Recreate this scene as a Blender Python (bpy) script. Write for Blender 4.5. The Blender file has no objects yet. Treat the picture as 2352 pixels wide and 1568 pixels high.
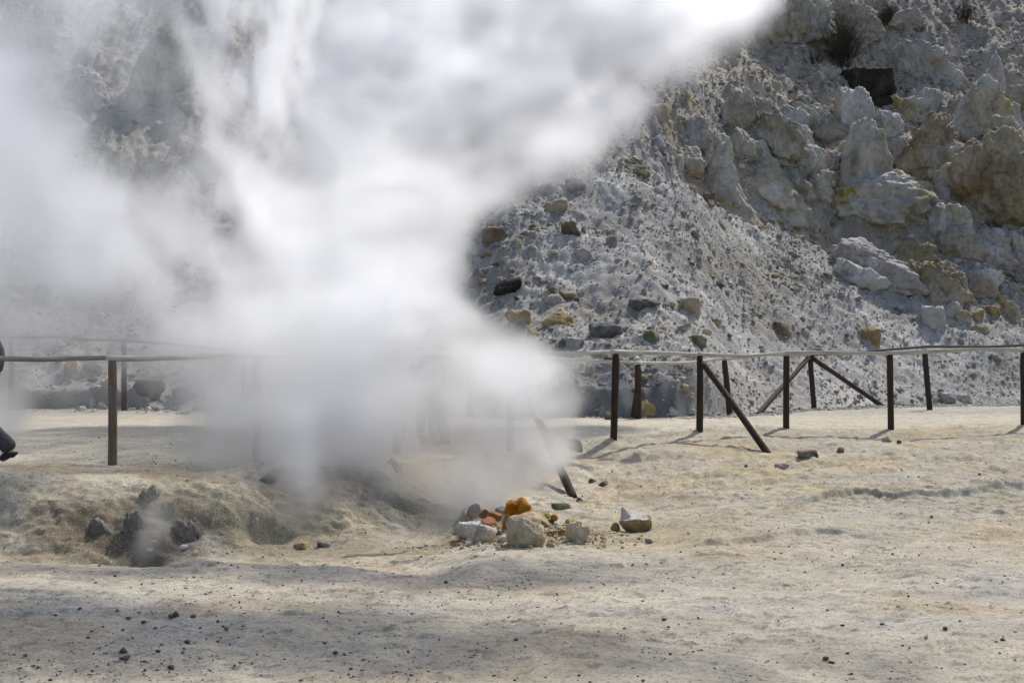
import bpy, bmesh, math, random, colorsys
import numpy as np
from mathutils import Vector, Matrix

R = math.radians
sc = bpy.context.scene
col = sc.collection
rng = np.random.default_rng(7)
random.seed(7)

# ------------------------------------------------------------------ camera
F, CX, HY, CZ = 3593.3, 1176.0, 815.0, 1.12        # focal length in photo units, principal column, horizon row, eye height
cam = bpy.data.objects.new("camera", bpy.data.cameras.new("camera"))
col.objects.link(cam); sc.camera = cam
cam.data.sensor_width = 36.0; cam.data.lens = 55.0
cam.data.shift_y = 31.0 / 2352.0
cam.data.clip_end = 600.0
cam.location = (0, 0, CZ); cam.rotation_euler = (R(90), 0, 0)


def at(px, py, Y):
    return ((px - CX) / F * Y, Y, CZ - (py - HY) / F * Y)


# ------------------------------------------------------------------ noise
_T2, _T3 = {}, {}


def vn2(x, y, seed):
    if seed not in _T2:
        _T2[seed] = np.random.default_rng(seed).uniform(-1, 1, (256, 256)).astype(np.float32)
    T = _T2[seed]
    x = np.asarray(x, dtype=np.float64); y = np.asarray(y, dtype=np.float64)
    ix = np.floor(x).astype(np.int64); iy = np.floor(y).astype(np.int64)
    fx = x - ix; fy = y - iy
    fx = fx * fx * fx * (fx * (fx * 6 - 15) + 10); fy = fy * fy * fy * (fy * (fy * 6 - 15) + 10)
    a, b, c, d = ix & 255, (ix + 1) & 255, iy & 255, (iy + 1) & 255
    return (T[a, c] * (1 - fx) + T[b, c] * fx) * (1 - fy) + (T[a, d] * (1 - fx) + T[b, d] * fx) * fy


def fbm2(x, y, seed, octv=4, gain=.5, lac=2.03, ridged=False):
    s, a, n = 0, 1.0, 0
    for k in range(octv):
        v = vn2(x * lac ** k + 17.3 * k, y * lac ** k - 9.1 * k, seed + k)
        if ridged:
            v = 1 - 2 * np.abs(v)
        s = s + a * v; n += a; a *= gain
    return s / n


def vn3(x, y, z, seed):
    if seed not in _T3:
        _T3[seed] = np.random.default_rng(1000 + seed).uniform(-1, 1, 64 ** 3).astype(np.float32)
    T = _T3[seed]
    ix = np.floor(x).astype(np.int32); iy = np.floor(y).astype(np.int32); iz = np.floor(z).astype(np.int32)
    fx = (x - ix).astype(np.float32); fy = (y - iy).astype(np.float32); fz = (z - iz).astype(np.float32)
    fx = fx * fx * (3 - 2 * fx); fy = fy * fy * (3 - 2 * fy); fz = fz * fz * (3 - 2 * fz)
    a, b = (ix & 63) << 12, ((ix + 1) & 63) << 12
    c, d = (iy & 63) << 6, ((iy + 1) & 63) << 6
    e, f = iz & 63, (iz + 1) & 63
    l0 = (T[a + c + e] * (1 - fx) + T[b + c + e] * fx) * (1 - fy) + (T[a + d + e] * (1 - fx) + T[b + d + e] * fx) * fy
    l1 = (T[a + c + f] * (1 - fx) + T[b + c + f] * fx) * (1 - fy) + (T[a + d + f] * (1 - fx) + T[b + d + f] * fx) * fy
    return l0 * (1 - fz) + l1 * fz


def fbm3(x, y, z, seed, octv=4, gain=.5, ridged=False):
    s, a, n = 0, 1.0, 0
    for k in range(octv):
        q = 2.03 ** k
        v = vn3(x * q + 3.7 * k, y * q - 5.1 * k, z * q + 1.9 * k, seed + k)
        if ridged:
            v = 1 - 2 * np.abs(v)
        s = s + a * v; n += a; a *= gain
    return s / n


def sst(a, b, x):
    t = np.clip((x - a) / (b - a), 0, 1)
    return t * t * (3 - 2 * t)


# ------------------------------------------------------------------ helpers
def mesh_np(name, V, faces_flat, nper, mats=(), smooth=True, cols=None):
    """A mesh from numpy arrays; every face has nper corners."""
    V = np.asarray(V, np.float32)
    me = bpy.data.meshes.new(name)
    nf = len(faces_flat) // nper
    me.vertices.add(len(V)); me.vertices.foreach_set('co', V.ravel())
    me.loops.add(len(faces_flat)); me.loops.foreach_set('vertex_index', np.asarray(faces_flat, np.int32))
    me.polygons.add(nf)
    me.polygons.foreach_set('loop_start', np.arange(0, nf * nper, nper, dtype=np.int32))
    me.polygons.foreach_set('loop_total', np.full(nf, nper, np.int32))
    me.update(calc_edges=True)
    me.polygons.foreach_set('use_smooth', np.full(nf, smooth, bool))
    if cols is not None:
        a = me.color_attributes.new('Col', 'FLOAT_COLOR', 'POINT')
        c4 = np.ones((len(V), 4), np.float32); c4[:, :3] = cols
        a.data.foreach_set('color', c4.ravel())
    for m in mats:
        me.materials.append(m)
    return me


def link(name, data, parent=None, loc=(0, 0, 0), label=None, cat=None, group=None, kind=None):
    o = bpy.data.objects.new(name, data)
    col.objects.link(o)
    o.location = loc
    if parent is not None:
        o.parent = parent
    for k, v in (('label', label), ('category', cat), ('group', group), ('kind', kind)):
        if v:
            o[k] = v
    return o


def N(nt, t, **kw):
    n = nt.nodes.new(t)
    for k, v in kw.items():
        setattr(n, k, v)
    return n


def new_mat(name, rough=.92, spec=.2):
    m = bpy.data.materials.new(name); m.use_nodes = True
    b = m.node_tree.nodes['Principled BSDF']
    b.inputs['Roughness'].default_value = rough
    b.inputs['Specular IOR Level'].default_value = spec
    return m, m.node_tree, b


def noise(nt, vec, scale, detail=4, rough=.55, dist=0.0):
    n = N(nt, 'ShaderNodeTexNoise')
    n.inputs['Scale'].default_value = scale; n.inputs['Detail'].default_value = detail
    n.inputs['Roughness'].default_value = rough; n.inputs['Distortion'].default_value = dist
    nt.links.new(vec, n.inputs['Vector'])
    return n.outputs['Fac']


def ramp(nt, fac, stops):
    r = N(nt, 'ShaderNodeValToRGB')
    e = r.color_ramp.elements
    while len(e) < len(stops):
        e.new(.5)
    for i, (p, c) in enumerate(stops):
        e[i].position = p
        e[i].color = (*c, 1) if len(c) == 3 else c
    nt.links.new(fac, r.inputs[0])
    return r.outputs[0]


def mix(nt, fac, a, b, mode='MIX'):
    m = N(nt, 'ShaderNodeMix', data_type='RGBA', blend_type=mode)
    for sock, v in ((m.inputs[0], fac), (m.inputs[6], a), (m.inputs[7], b)):
        if hasattr(v, 'is_output'):
            nt.links.new(v, sock)
        elif isinstance(v, (tuple, list)):
            sock.default_value = (*v, 1)
        else:
            sock.default_value = v
    return m.outputs[2]


def bump(nt, b, h, strength, dist):
    n = N(nt, 'ShaderNodeBump')
    n.inputs['Strength'].default_value = strength; n.inputs['Distance'].default_value = dist
    nt.links.new(h, n.inputs['Height']); nt.links.new(n.outputs[0], b.inputs['Normal'])


def stretch(nt, vec, s):
    m = N(nt, 'ShaderNodeMapping'); m.inputs['Scale'].default_value = s
    nt.links.new(vec, m.inputs['Vector'])
    return m.outputs[0]


def rock_mat(name, base, dark, pale, stain=None, stain_at=.56, sc_=3.0, crack=.35, bmp=.6):
    """Weathered stone: mottled base, a darker and a paler tone, a mineral stain with its own outline, fine cracks and grain."""
    m, nt, b = new_mat(name)
    oi = N(nt, 'ShaderNodeObjectInfo')
    tc = N(nt, 'ShaderNodeTexCoord')
    ad = N(nt, 'ShaderNodeVectorMath', operation='ADD')
    nt.links.new(tc.outputs['Object'], ad.inputs[0]); nt.links.new(oi.outputs['Location'], ad.inputs[1])
    P = ad.outputs[0]
    c = ramp(nt, noise(nt, P, sc_, 6, .62), [(.32, dark), (.5, base), (.68, pale)])
    if stain:
        s = ramp(nt, noise(nt, P, sc_ * .55, 5, .6, .6), [(stain_at, (0, 0, 0)), (stain_at + .1, (1, 1, 1))])
        c = mix(nt, s, c, stain)
    f = noise(nt, P, sc_ * 9, 5, .7)
    c = mix(nt, .5, c, ramp(nt, f, [(.3, (.35, .35, .35)), (.55, (1, 1, 1))]), 'MULTIPLY')
    v = N(nt, 'ShaderNodeTexVoronoi', feature='DISTANCE_TO_EDGE'); v.inputs['Scale'].default_value = sc_ * .9
    nw = N(nt, 'ShaderNodeVectorMath', operation='ADD')
    ns = N(nt, 'ShaderNodeTexNoise'); ns.inputs['Scale'].default_value = sc_ * 2
    nt.links.new(P, ns.inputs['Vector']); nt.links.new(P, nw.inputs[0]); nt.links.new(ns.outputs['Color'], nw.inputs[1])
    nt.links.new(nw.outputs[0], v.inputs['Vector'])
    cr = ramp(nt, v.outputs['Distance'], [(0, (.3, .27, .22)), (.035, (1, 1, 1))])
    c = mix(nt, crack, c, cr, 'MULTIPLY')
    nt.links.new(c, b.inputs['Base Color'])
    bump(nt, b, f, bmp, .03)
    return m


def attr_mat(name, fine=40, amount=.45, bmp=.5, dist=.012, speck=None):
    """A surface whose broad colours come from the mesh, broken up by grain, flecks and small bumps."""
    m, nt, b = new_mat(name, .95, .15)
    a = N(nt, 'ShaderNodeAttribute', attribute_name='Col')
    tc = N(nt, 'ShaderNodeTexCoord'); P = tc.outputs['Object']
    f = noise(nt, P, fine, 6, .7)
    c = mix(nt, amount, a.outputs['Color'], ramp(nt, f, [(.33, (.35, .33, .3)), (.5, (.95, .95, .95)), (.7, (1.25, 1.25, 1.25))]), 'MULTIPLY')
    if speck:
        s = noise(nt, P, speck, 3, .6)
        c = mix(nt, ramp(nt, s, [(.60, (0, 0, 0)), (.67, (.8, .8, .8))]), c, (.12, .10, .08))
        s = noise(nt, stretch(nt, P, (1, 2.2, 1)), speck * .22, 5, .65, .4)
        c = mix(nt, ramp(nt, s, [(.56, (0, 0, 0)), (.66, (.55, .55, .55))]), c, (.21, .18, .14))
        s = noise(nt, P, speck * 2.6, 2, .5)
        c = mix(nt, ramp(nt, s, [(.62, (0, 0, 0)), (.70, (.7, .7, .7))]), c, (.62, .58, .50))
    nt.links.new(c, b.inputs['Base Color'])
    bump(nt, b, f, bmp, dist)
    return m


# ------------------------------------------------------------------ light
SUN_AZ, SUN_EL = R(28), R(48)                        # clockwise from +Y, above the horizon: behind the hill, to the right
sd = Vector((math.sin(SUN_AZ) * math.cos(SUN_EL), math.cos(SUN_AZ) * math.cos(SUN_EL), math.sin(SUN_EL)))
sun = bpy.data.objects.new("sun", bpy.data.lights.new("sun", 'SUN'))
col.objects.link(sun)
sun.data.energy = 4.05; sun.data.angle = R(.55); sun.data.color = (1, .957, .89)
sun.rotation_euler = sd.to_track_quat('Z', 'Y').to_euler()
sun.location = (20, 40, 40)
w = bpy.data.worlds.new("World"); sc.world = w; w.use_nodes = True
nt = w.node_tree
sky = N(nt, 'ShaderNodeTexSky', sky_type='NISHITA'); sky.sun_disc = False
sky.sun_elevation = SUN_EL; sky.sun_rotation = SUN_AZ; sky.dust_density = 2.0
nt.links.new(sky.outputs[0], nt.nodes['Background'].inputs[0])
nt.nodes['Background'].inputs[1].default_value = .14
sc.view_settings.view_transform = 'Standard'; sc.view_settings.look = 'None'
sc.view_settings.exposure = 0.0; sc.view_settings.gamma = 1.0

# ------------------------------------------------------------------ terrain functions
# front fence posts: photo column, top row, foot row, distance
FP = [(-78, 824, 1072, 15.9), (258, 823, 1062, 16.3), (590, 817, 1050, 16.9), (912, 811, 1036, 17.7), (1172, 808, 1040, 18.7),
      (1410, 809, 1006, 19.8), (1607, 813, 986, 21.0), (1806, 813, 984, 21.6), (2047, 811, 987, 21.6), (2352, 806, 974, 21.6), (2690, 800, 975, 21.4)]
FXY = np.array([at(p, b, Y) for p, t, b, Y in FP])
FX, FY, FZ = FXY[:, 0], FXY[:, 1], FXY[:, 2]


def ipt(x, xs, ys):
    return np.interp(x, xs, ys)


SCARPS = [  # row-wise lines on the foreground: points (photo column, row, assumed ground height), rise beyond the line, reach, softness
    ([(1520, 1262), (1640, 1256), (1760, 1246), (1880, 1226), (2060, 1236)], .055, 1.2, .10),
    ([(1790, 1189), (1960, 1168), (2140, 1172), (2290, 1164), (2420, 1160)], .075, 1.0, .10),
    ([(1880, 1296), (2050, 1262), (2180, 1220), (2400, 1196), (2600, 1190)], -.07, 1.6, .16),
    ([(-200, 1296), (100, 1284), (330, 1288), (500, 1294), (700, 1284), (860, 1296), (1010, 1310), (1100, 1318)], -.12, 3.0, .25),
    ([(1060, 1316), (1250, 1300), (1400, 1322), (1600, 1330)], -.03, 1.2, .2),
]
_SC = []
for pts, h, reach, soft in SCARPS:
    xy = []
    for p, r in pts:
        Y = F * (CZ + .5) / (r - HY)
        xy.append(((p - CX) / F * Y, Y))
    _SC.append((np.array(xy), h, reach, soft))

PITS = []
for p, r, zz, rx, ry, d in [(225, 1212, -.35, .30, .20, .20), (300, 1235, -.45, .22, .16, .12), (425, 1218, -.38, .36, .22, .22),
                            (330, 1150, -.15, .14, .12, .10), (612, 1108, -.05, .25, .14, .12), (905, 1075, .0, .26, .16, .14)]:
    Y = F * (CZ - zz) / (r - HY)
    PITS.append(((p - CX) / F * Y, Y, rx, ry, d))
for p, r, zz, rx, ry, d in [(340, 1135, -.12, .22, .18, -.13), (1200, 1215, -.45, .62, .40, -.11), (660, 1085, -.05, .5, .25, -.08), (500, 1140, -.2, .45, .3, -.08),
                            (1560, 1050, -.05, .7, .5, -.03)]:
    Y = F * (CZ - zz) / (r - HY)
    PITS.append(((p - CX) / F * Y, Y, rx, ry, d))


def gz(x, y):
    """Height of the ground."""
    x = np.asarray(x, float); y = np.asarray(y, float)
    wob = fbm2(x * .55, y * .55, 11, 3)
    Yf = ipt(x, FX, FY); zf = ipt(x, FX, FZ)
    L = Yf - ipt(x, [-6, -4, -1.3, 0, 1.3, 2.5, 7], [1.5, 1.35, 1.5, .6, -.15, -.1, .1]) + wob * .25
    B = ipt(x, [-6, -4, -2.5, -1.3, 0, .65, 1.3, 2.5, 4, 7], [13.6, 13.4, 13.7, 14.2, 14.9, 15.1, 15.3, 15.0, 14.2, 13.4]) + wob * .5
    zl = ipt(x, [-6, -4, -2, 0, 2, 7], [-.60, -.62, -.60, -.53, -.48, -.44])
    t = np.clip((y - B) / (L - B), 0, 1)
    pw = ipt(x, [-6, -3, 0, 1, 3, 7], [1.0, 1.0, 1.7, 1.8, 1.25, 1.1])
    prof = np.where(x < -1.5, t * t * (3 - 2 * t), t ** pw)
    z = zl + (zf - zl) * prof
    z = np.where(y > Yf, zf + (.1 - zf) * sst(0, 3, y - Yf), z)
    fore = -.50 + .03 * np.sin(x * .7 + y * .4) + .05 * fbm2(x * .35, y * .5, 41, 2)
    k = sst(12.9, 12.2, y) * np.ones_like(x)
    z = z * (1 - k) + (fore) * k
    for xy, h, reach, soft in _SC:
        yl = ipt(x, xy[:, 0], xy[:, 1]) + .10 * fbm2(x * 2.2, y * 0 + 3.3, 51, 3)
        dy = y - yl
        ends = sst(xy[0, 0] - .05, xy[0, 0] + .5, x) * sst(xy[-1, 0] + .05, xy[-1, 0] - .5, x)
        z = z + h * ends * sst(-soft / 2, soft / 2, dy) * np.exp(-np.maximum(dy, 0) / reach)
    for X, Y, rx, ry, d in PITS:
        z = z - d * np.exp(-(((x - X) / rx) ** 2 + ((y - Y) / ry) ** 2) ** 1.5)
    rough = np.where(y > Yf + .4, .35, 1.0)
    bank = sst(0.02, .3, t) * sst(1, .6, t)
    cl = fbm2(x * 2.4, y * 3.2, 33, 3)
    z = z + rough * sst(.22, .36, cl) * (.009 + .014 * fbm2(x * 13, y * 13, 37, 2, ridged=True))
    z = z + rough * .008 * np.minimum(np.maximum(fbm2(x * 19, y * 15, 39, 3, .6) - .16, 0) * 4, .8)
    z = z + rough * (.05 * fbm2(x * .9, y * .9, 21, 3) + (.013 + .032 * bank) * fbm2(x * 3.1, y * 3.1, 25, 4, .55) + (.009 + .019 * bank) * fbm2(x * 11, y * 11, 29, 3, .6))
    return z


YBX = [-60, -9, -6, -2, 0, 1.5, 2.7, 4, 5.5, 8, 12, 60]
YBY = [29, 29.2, 29, 28, 26, 25.5, 25.5, 27.2, 29.6, 31.7, 33, 40]
YEX = [1.5, 3.1, 5, 7, 8.4, 9.6, 10.9, 16]
YEY = [34.8, 34.4, 36.2, 37.3, 37.0, 36.3, 36.4, 38]


def hz(x, y, fine=True):
    """Height of the hillside."""
    x = np.asarray(x, float); y = np.asarray(y, float)
    s = y - ipt(x, YBX, YBY) + .5 * fbm2(x * .5, y * .2, 61, 2)
    sp = np.maximum(s, 0)
    sq = np.minimum(sp, 24)
    z = .06 + np.where(s < 0, s * .5, .5 * sq + .008 * sq * sq + .25 * (sp - sq))
    # undercut bank at the foot in the middle of the picture
    ft = sst(.2, 1.0, x) * sst(4.2, 3.0, x)
    z = z + ft * ((.42 + .35 * fbm2(x * 1.5, y * .8, 62, 4)) * sst(.0, .35, s) * np.exp(-np.maximum(s - .3, 0) / 2.2))
    fl = sst(-9.9, -9.2, x) * sst(-6.6, -7.2, x)
    z = z + fl * (.26 + .22 * fbm2(x * 1.7, y * 1.2, 64, 3)) * sst(.05, .3, s) * np.exp(-np.maximum(s - .3, 0) / 1.6)
    # gully behind the scree cone, crags beyond it
    e = y - ipt(x, YEX, YEY) + .5 * fbm2(x * .7, y * .3, 63, 3)
    right = sst(2.0, 3.6, x)
    z = z - right * (.75 * sst(0, .9, e) * sst(4.0, 1.6, e))
    crag = right * sst(.6, 2.0, e)
    left = sst(-4, -7, x) * sst(6, 9, s)
    zone = np.clip(crag + left, 0, 1)
    z = z + zone * (.55 * fbm2(x * .55, y * .35, 65, 4, ridged=True) + .17 * fbm2(x * 1.6, y * 1.1, 69, 5, .6, ridged=True))
    on = sst(0, 1.5, sp)
    z = z + on * ((.30 - .12 * zone) * fbm2(x * .3, y * .3, 71, 3) + .08 * fbm2(x * 1.3, y * 1.3, 75, 3))
    if fine:
        z = z + (.25 + .75 * on) * (.065 * fbm2(x * 2.6, y * 2.6, 79, 4, .6, ridged=True) + .085 * fbm2(x * 8, y * 8, 83, 3, .68))
        rr = x * .82 - y * .57
        z = z + on * (1 - zone) * .09 * fbm2(rr * 1.5, (x * .57 + y * .82) * .22, 87, 3)
    return z


_MY = {}


def hit(px, py, y0=6.5, y1=62, terrain='any'):
    """Point of the terrain that photo position (px, py) shows."""
    ys = np.concatenate([np.arange(y0, 22, .02), np.arange(22, y1, .035)])
    xs = (px - CX) / F * ys
    z = CZ - (py - HY) / F * ys
    g = gz(xs, ys)
    if terrain == 'ground':
        top = g
    else:
        top = np.maximum(g, hz(xs, ys))
    i = np.argmax(top >= z)
    return Vector((xs[i], ys[i], top[i]))


VB = [hit(p_, r_, terrain='ground') for p_, r_ in ((235, 1208), (325, 1205), (425, 1210), (330, 1240))]
HBY = float(hit(1200, 1238, terrain='ground').y)


def grid_mesh(name, xs, ys, zf, colf, mat):
    X, Y = np.meshgrid(xs, ys)
    Z = zf(X, Y)
    V = np.stack([X.ravel(), Y.ravel(), Z.ravel()], 1)
    nx, ny = len(xs), len(ys)
    i = (np.arange(ny - 1)[:, None] * nx + np.arange(nx - 1)[None, :]).ravel()
    fs = np.stack([i, i + 1, i + nx + 1, i + nx], 1).ravel()
    return mesh_np(name, V, fs, 4, [mat], True, colf(X.ravel(), Y.ravel(), Z.ravel()))


def lerp(a, b, t):
    a = np.asarray(a, float); b = np.asarray(b, float)
    return a + (b - a) * np.asarray(t)[:, None]


def ground_col(x, y, z):
    Yf = ipt(x, FX, FY)
    n1 = fbm2(x * .7, y * .7, 101, 4); n2 = fbm2(x * 2.1, y * 2.1, 107, 4); n3 = fbm2(x * .35, y * .9, 113, 3); n4 = fbm2(x * 6, y * 6, 119, 3)
    c = np.tile(np.array([[.50, .465, .395]]), (len(x), 1))
    c = lerp(c, (.44, .43, .40), sst(.0, .5, n3) * sst(14, 12.5, y) * .8)
    c = lerp(c, (.47, .40, .30), sst(.12, .5, n1) * .7)                                   # ochre blush
    bank = sst(13.0, 13.8, y) * sst(Yf + .6, Yf - .4, y)
    c = lerp(c, (.50, .425, .29), bank * sst(-.25, .45, n1 + .5 * n2) * .65)
    c = lerp(c, (.54, .45, .29), bank * sst(.1, .45, n2) * .40)
    c = lerp(c, (.27, .21, .14), bank * sst(.12, .42, fbm2(x * 2.6, y * 2.6, 127, 4)) * (.25 + .5 * sst(-.5, -2, x)))
    olive = bank * sst(.0, .45, fbm2(x * 1.1, y * 1.1, 131, 3) + .25 * sst(14.8, 13.4, y))
    c = lerp(c, (.36, .305, .20), olive * (.30 + .25 * sst(0, -2, x)))
    c = lerp(c, (.43, .43, .385), bank * sst(.1, .5, fbm2(x * .9, y * 1.2, 137, 3)) * sst(1, 2.5, x) * .5)
    path = sst(Yf - .2, Yf + .6, y)
    c = lerp(c, (.58, .545, .455), path * .85)
    c = lerp(c, (.45, .44, .42), sst(25.5, 27.5, y) * .8)
    # deposits round the vents: dark grey in the hollow, yellow-brown round the stone heap
    for X, Y, rx, ry, cc, k in [(q_.x, q_.y, .34, .24, (.10, .092, .088), .97) for q_ in VB] + [ (-3.9, 14.0, .5, .35, (.22, .18, .12), .7), (.12, HBY + .25, .80, .38, (.40, .28, .10), 1.0), (.42, HBY + .42, .28, .16, (.36, .33, .10), .7), (1.1, HBY + .9, 1.0, .9, (.34, .31, .22), .55),
                                (-1.75, 14.2, .9, .35, (.27, .24, .17), .75), (-1.3, 15.6, .4, .3, (.2, .19, .17), .6), (-.45, 13.9, .9, .25, (.26, .25, .21), .75)]:
        g = np.exp(-(((x - X) / rx) ** 2 + ((y - Y) / ry) ** 2)) * np.clip(1 + 1.2 * n2, 0, 1.6)
        c = lerp(c, cc, np.clip(g * 1.5, 0, 1) * k)
    c = c * (1 + .22 * n4 + .10 * n2)[:, None]
    c = lerp(c, (.20, .17, .13), sst(.50, .62, fbm2(x * 14, y * 9, 141, 2)) * .55)
    return np.clip(c * np.array([.875, .845, .79]), .02, .85)


def hill_col(x, y, z):
    n1 = fbm2(x * .35, y * .35, 201, 4); n2 = fbm2(x * 1.5, y * 1.5, 207, 4); n3 = fbm2(x * 7, y * 7, 211, 3)
    e = y - ipt(x, YEX, YEY)
    runs = fbm2((x * .82 - y * .57) * 1.3, (x * .57 + y * .82) * .16, 217, 4)
    c = np.tile(np.array([[.345, .328, .302]]), (len(x), 1))
    c = lerp(c, (.45, .432, .405), sst(.05, .5, n1 + .4 * n2))
    c = lerp(c, (.23, .205, .175), sst(.1, .5, -n1 + .5 * n2) * .8)
    c = lerp(c, (.48, .455, .42), sst(.08, .4, runs) * .55)
    c = lerp(c, (.27, .245, .21), sst(.1, .45, -runs) * .5)
    crag = sst(2, 3.6, x) * sst(.3, 1.6, e)
    c = lerp(c, (.38, .325, .235), crag * sst(-.3, .4, n1 + .3 * n2) * .9)
    c = lerp(c, (.31, .245, .14), crag * sst(.2, .5, n2) * .5)
    c = lerp(c, (.37, .315, .26), crag * sst(5, 8, e) * .6)
    s0 = y - ipt(x, YBX, YBY)
    c = lerp(c, (.12, .12, .125), sst(.2, 1.0, x) * sst(4.6, 3.2, x) * sst(1.7, .6, s0) * sst(-.45, .05, n2 + .3 * n3) * .9)  # backlit shade of the steep foot bank painted into the colour
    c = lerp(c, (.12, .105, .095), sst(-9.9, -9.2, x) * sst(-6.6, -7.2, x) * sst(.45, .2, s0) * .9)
    lf = sst(-3, -6, x)
    c = lerp(c, (.30, .27, .22), lf * sst(-.2, .3, n1) * .7)
    c = c * (1 + .28 * n3 + .16 * n2)[:, None]
    return np.clip(c * 1.08, .03, .8)


def axis(a, b, step, lo, hi, grow=1.12):
    v = list(np.arange(a, b, step)); s = step
    while v[-1] < hi:
        s = min(s * grow, 3.0); v.append(v[-1] + s)
    s = step; f = []
    c = a
    while c > lo:
        s = min(s * grow, 3.0); c -= s; f.append(c)
    return np.array(f[::-1] + v)


M_ground = attr_mat("pale fumarole earth", 48, .58, .6, .018, 26)
M_hill = attr_mat("grey scree earth", 22, .5, .7, .035)
gx = axis(-6.2, 7.6, .025, -60, 62)
gy = np.concatenate([np.arange(-8, 6.8, .5), np.arange(6.8, 16.5, .019), np.arange(16.5, 17, .03), np.arange(17, 24, .045), np.arange(24, 34, .12), np.arange(34, 60, 2)])
link("ground", grid_mesh("ground", gx, gy, gz, ground_col, M_ground), kind='structure', label='pale trampled volcanic earth')
hx = axis(-13, 17.5, .052, -62, 64)
hy = np.concatenate([np.arange(23.5, 57, .062), np.arange(57.5, 110, 1.5)])
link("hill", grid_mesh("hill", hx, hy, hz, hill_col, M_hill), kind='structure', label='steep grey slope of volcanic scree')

# ------------------------------------------------------------------ stones
def ico(sub):
    bm = bmesh.new(); bmesh.ops.create_icosphere(bm, subdivisions=sub, radius=1)
    V = np.array([v.co for v in bm.verts]); f = np.array([[v.index for v in q.verts] for q in bm.faces])
    bm.free()
    return V / np.linalg.norm(V, axis=1)[:, None], f


ICO = {k: ico(k) for k in (1, 2, 3, 4, 5, 6)}


def stone_verts(sub, dims, seed, planes=14, soft=10.0, rough=.10, extra=(), fine=.03, freq=1.6, strata=0.0, flare=0.0, ridge=True, fissure=0.0):
    """An angular stone: a rounded intersection of half-spaces with broken faces. dims are full width, depth and height."""
    d, f = ICO[sub]
    r = np.random.default_rng(seed)
    n = r.normal(size=(planes, 3)); n /= np.linalg.norm(n, axis=1)[:, None]
    h = r.uniform(.62, 1.0, planes)
    n = np.vstack([n, np.eye(3), -np.eye(3)]); h = np.concatenate([h, [1.05, 1.05, 1.05, 1.05, 1.05, .75]])
    for e in extra:
        v = np.array(e[:3], float); v /= np.linalg.norm(v)
        n = np.vstack([n, v]); h = np.append(h, e[3])
    q = np.maximum(d @ n.T, 1e-4) / h[None, :]
    rad = (q ** soft).sum(1) ** (-1 / soft)
    P = d * rad[:, None]
    s = seed * 1.37
    k = 1 + rough * fbm3(P[:, 0] * freq + s, P[:, 1] * freq, P[:, 2] * freq, 3, min(6, sub + 1), .58, ridged=ridge) + fine * fbm3(P[:, 0] * 7 + s, P[:, 1] * 7, P[:, 2] * 7, 9, 3)
    if fissure:
        k -= fissure * np.maximum(0, 1 - 5.5 * np.abs(fbm3(P[:, 0] * 2.2 + s, P[:, 1] * 2.2, P[:, 2] * 1.5, 22, 3, .6)))
        k += .5 * fissure * fbm3(P[:, 0] * 5 + s, P[:, 1] * 5, P[:, 2] * 5, 26, 3, .6, ridged=True)
    if strata:
        k += strata * fbm3(P[:, 0] * 1.2 + s, P[:, 1] * 1.2, P[:, 2] * 7, 14, 3, ridged=True) + strata * fbm3(P[:, 0] * 6 + s, P[:, 1] * 6, P[:, 2] * 1.1, 18, 3, ridged=True)
    P = P * k[:, None]
    lo, hi = P.min(0), P.max(0)
    if flare:                                        # a crag widens towards its foot
        zz = (P[:, 2] - lo[2]) / (hi[2] - lo[2])
        P[:, :2] *= (1 + flare * np.clip(.55 - zz, 0, 1) * 2)[:, None]
        lo, hi = P.min(0), P.max(0)
    P = (P - (lo + hi) / 2) / (hi - lo) * np.array(dims)
    return P, f


def stone_mesh(name, sub, dims, seed, mat, **kw):
    P, f = stone_verts(sub, dims, seed, **kw)
    P[:, 2] += dims[2] / 2
    return mesh_np(name, P, f.ravel(), 3, [mat], True)


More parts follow.
